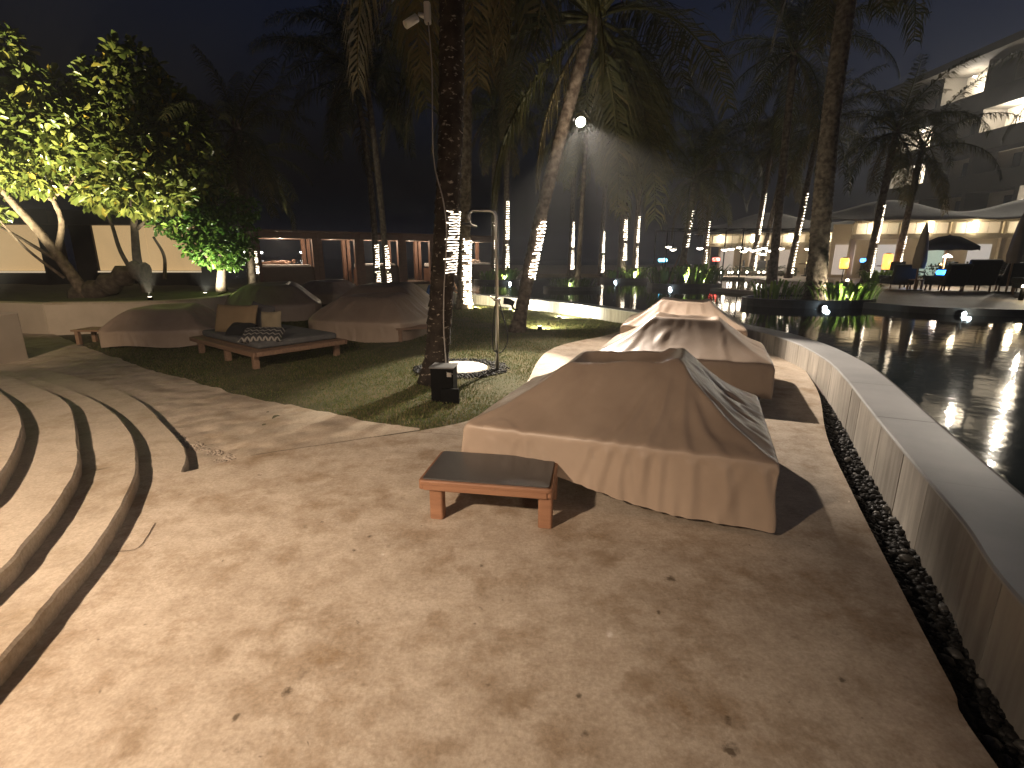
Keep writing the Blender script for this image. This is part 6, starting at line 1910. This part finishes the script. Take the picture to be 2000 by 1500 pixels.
# ------------------------------------------------------------------ hedges and dining tables before the pavilions
def hedge(a, b, h, label, seed):
    a, b = Vector(a), Vector(b)
    t = thing('hedge', label, 'hedge', (a.x, a.y, 0.42), 0, 'dark hedges before the pavilions')
    n = max(3, int((b - a).length / 0.45))
    cl = []
    rr = random.Random(seed)
    for i in range(n + 1):
        q = (b - a) * (i / n)
        cl.append((q.x, q.y, h * 0.5 + rr.uniform(-0.05, 0.10), 0.36 + rr.uniform(-0.05, 0.08), h / 0.75))
    me = leaf_cloud(cl, 700, 0.13, seed)
    o = link('foliage', me, M_hedge, t); o['kind'] = 'stuff'
    MB().tube([(0, 0, h * 0.3), tuple((b - a).x * 0.5 if k == 0 else (b - a).y * 0.5 if k == 1 else h * 0.32 for k in range(3)), ((b - a).x, (b - a).y, h * 0.3)], 0.12, 7).build('stems', M_bark_dark, t)
M_hedge = leaf_mat('hedge_leaf', [(0.0, (0.012, 0.018, 0.008)), (1.0, (0.035, 0.045, 0.018))], 0.5, 0.2, 0.3)
hedge((18.4, 22.6), (20.6, 21.9), 0.75, 'dark hedge behind the dark open umbrella', 5)
hedge((21.2, 22.6), (24.0, 21.8), 0.9, 'dark hedge at the right before the near pavilion', 6)
hedge((13.6, 31.6), (16.6, 30.6), 0.55, 'dark hedge under the white pendant lamps', 7)
def dining(x, y, rz, label):
    t = thing('dining_table', label, 'dining table', (x, y, 0.42), rz, 'dining tables before the pavilions')
    MB().lathe([(0.45, 0.70), (0.47, 0.72), (0.45, 0.745)], n=18).build('top', M_dwood, t)
    MB().lathe([(0.26, 0.0), (0.24, 0.03), (0.04, 0.06), (0.035, 0.69)], n=12).build('pedestal', M_bp, t)
    MB().lathe([(0.05, 0.747), (0.055, 0.80), (0.02, 0.86)], n=10).build('candle', mat('candle_glow', (1, 1, 1), 0.5, emis=(1.0, 0.62, 0.25), strength=7.0), t)
def dchair(x, y, rz, label):
    t = thing('dining_chair', label, 'chair', (x, y, 0.42), rz, 'dining chairs before the pavilions')
    MB().rbox((0, 0, 0.45), (0.46, 0.46, 0.06), 0.03).build('seat', M_chair, t)
    MB().rbox((0, 0.21, 0.70), (0.44, 0.05, 0.46), 0.02).build('backrest', M_chair, t)
    for sx in (-1, 1):
        for sy in (-1, 1):
            MB().box((sx * 0.19, sy * 0.19, 0.21), (0.035, 0.035, 0.42)).build('leg', M_chair, t)
dt = [(17.9, 24.6), (19.9, 24.0), (22.0, 23.6), (15.6, 32.6), (17.8, 31.2), (19.9, 29.6)]
k_ = 0
for i, (x_, y_) in enumerate(dt):
    dining(x_, y_, 0.3 * i, ORD[i] + ' of the candlelit round dining tables, counted from the nearer pavilion')
    for a_ in (0.4, 2.5, 4.4):
        k_ += 1
        dchair(x_ + 0.72 * math.cos(a_), y_ + 0.72 * math.sin(a_), a_ - math.pi / 2, ['right rear', 'left rear', 'front'][int(a_ > 1) + int(a_ > 4)] + ' dark chair at the ' + ORD[i] + ' candlelit dining table')

# ------------------------------------------------------------------ added haze volume, stands in for lens glare
hz = bpy.data.materials.new('glare_haze'); hz.use_nodes = True
hn = hz.node_tree.nodes; hn.remove(hn['Principled BSDF'])
pv = hn.new('ShaderNodeVolumePrincipled')
pv.inputs['Color'].default_value = (0.92, 0.93, 0.95, 1)
pv.inputs['Density'].default_value = 0.0027
pv.inputs['Anisotropy'].default_value = 0.3
hz.node_tree.links.new(pv.outputs[0], hn['Material Output'].inputs['Volume'])
hb = MB().box((0, 0, 8.2), (990, 990, 19.4)).build('haze', hz)
hb['kind'] = 'stuff'
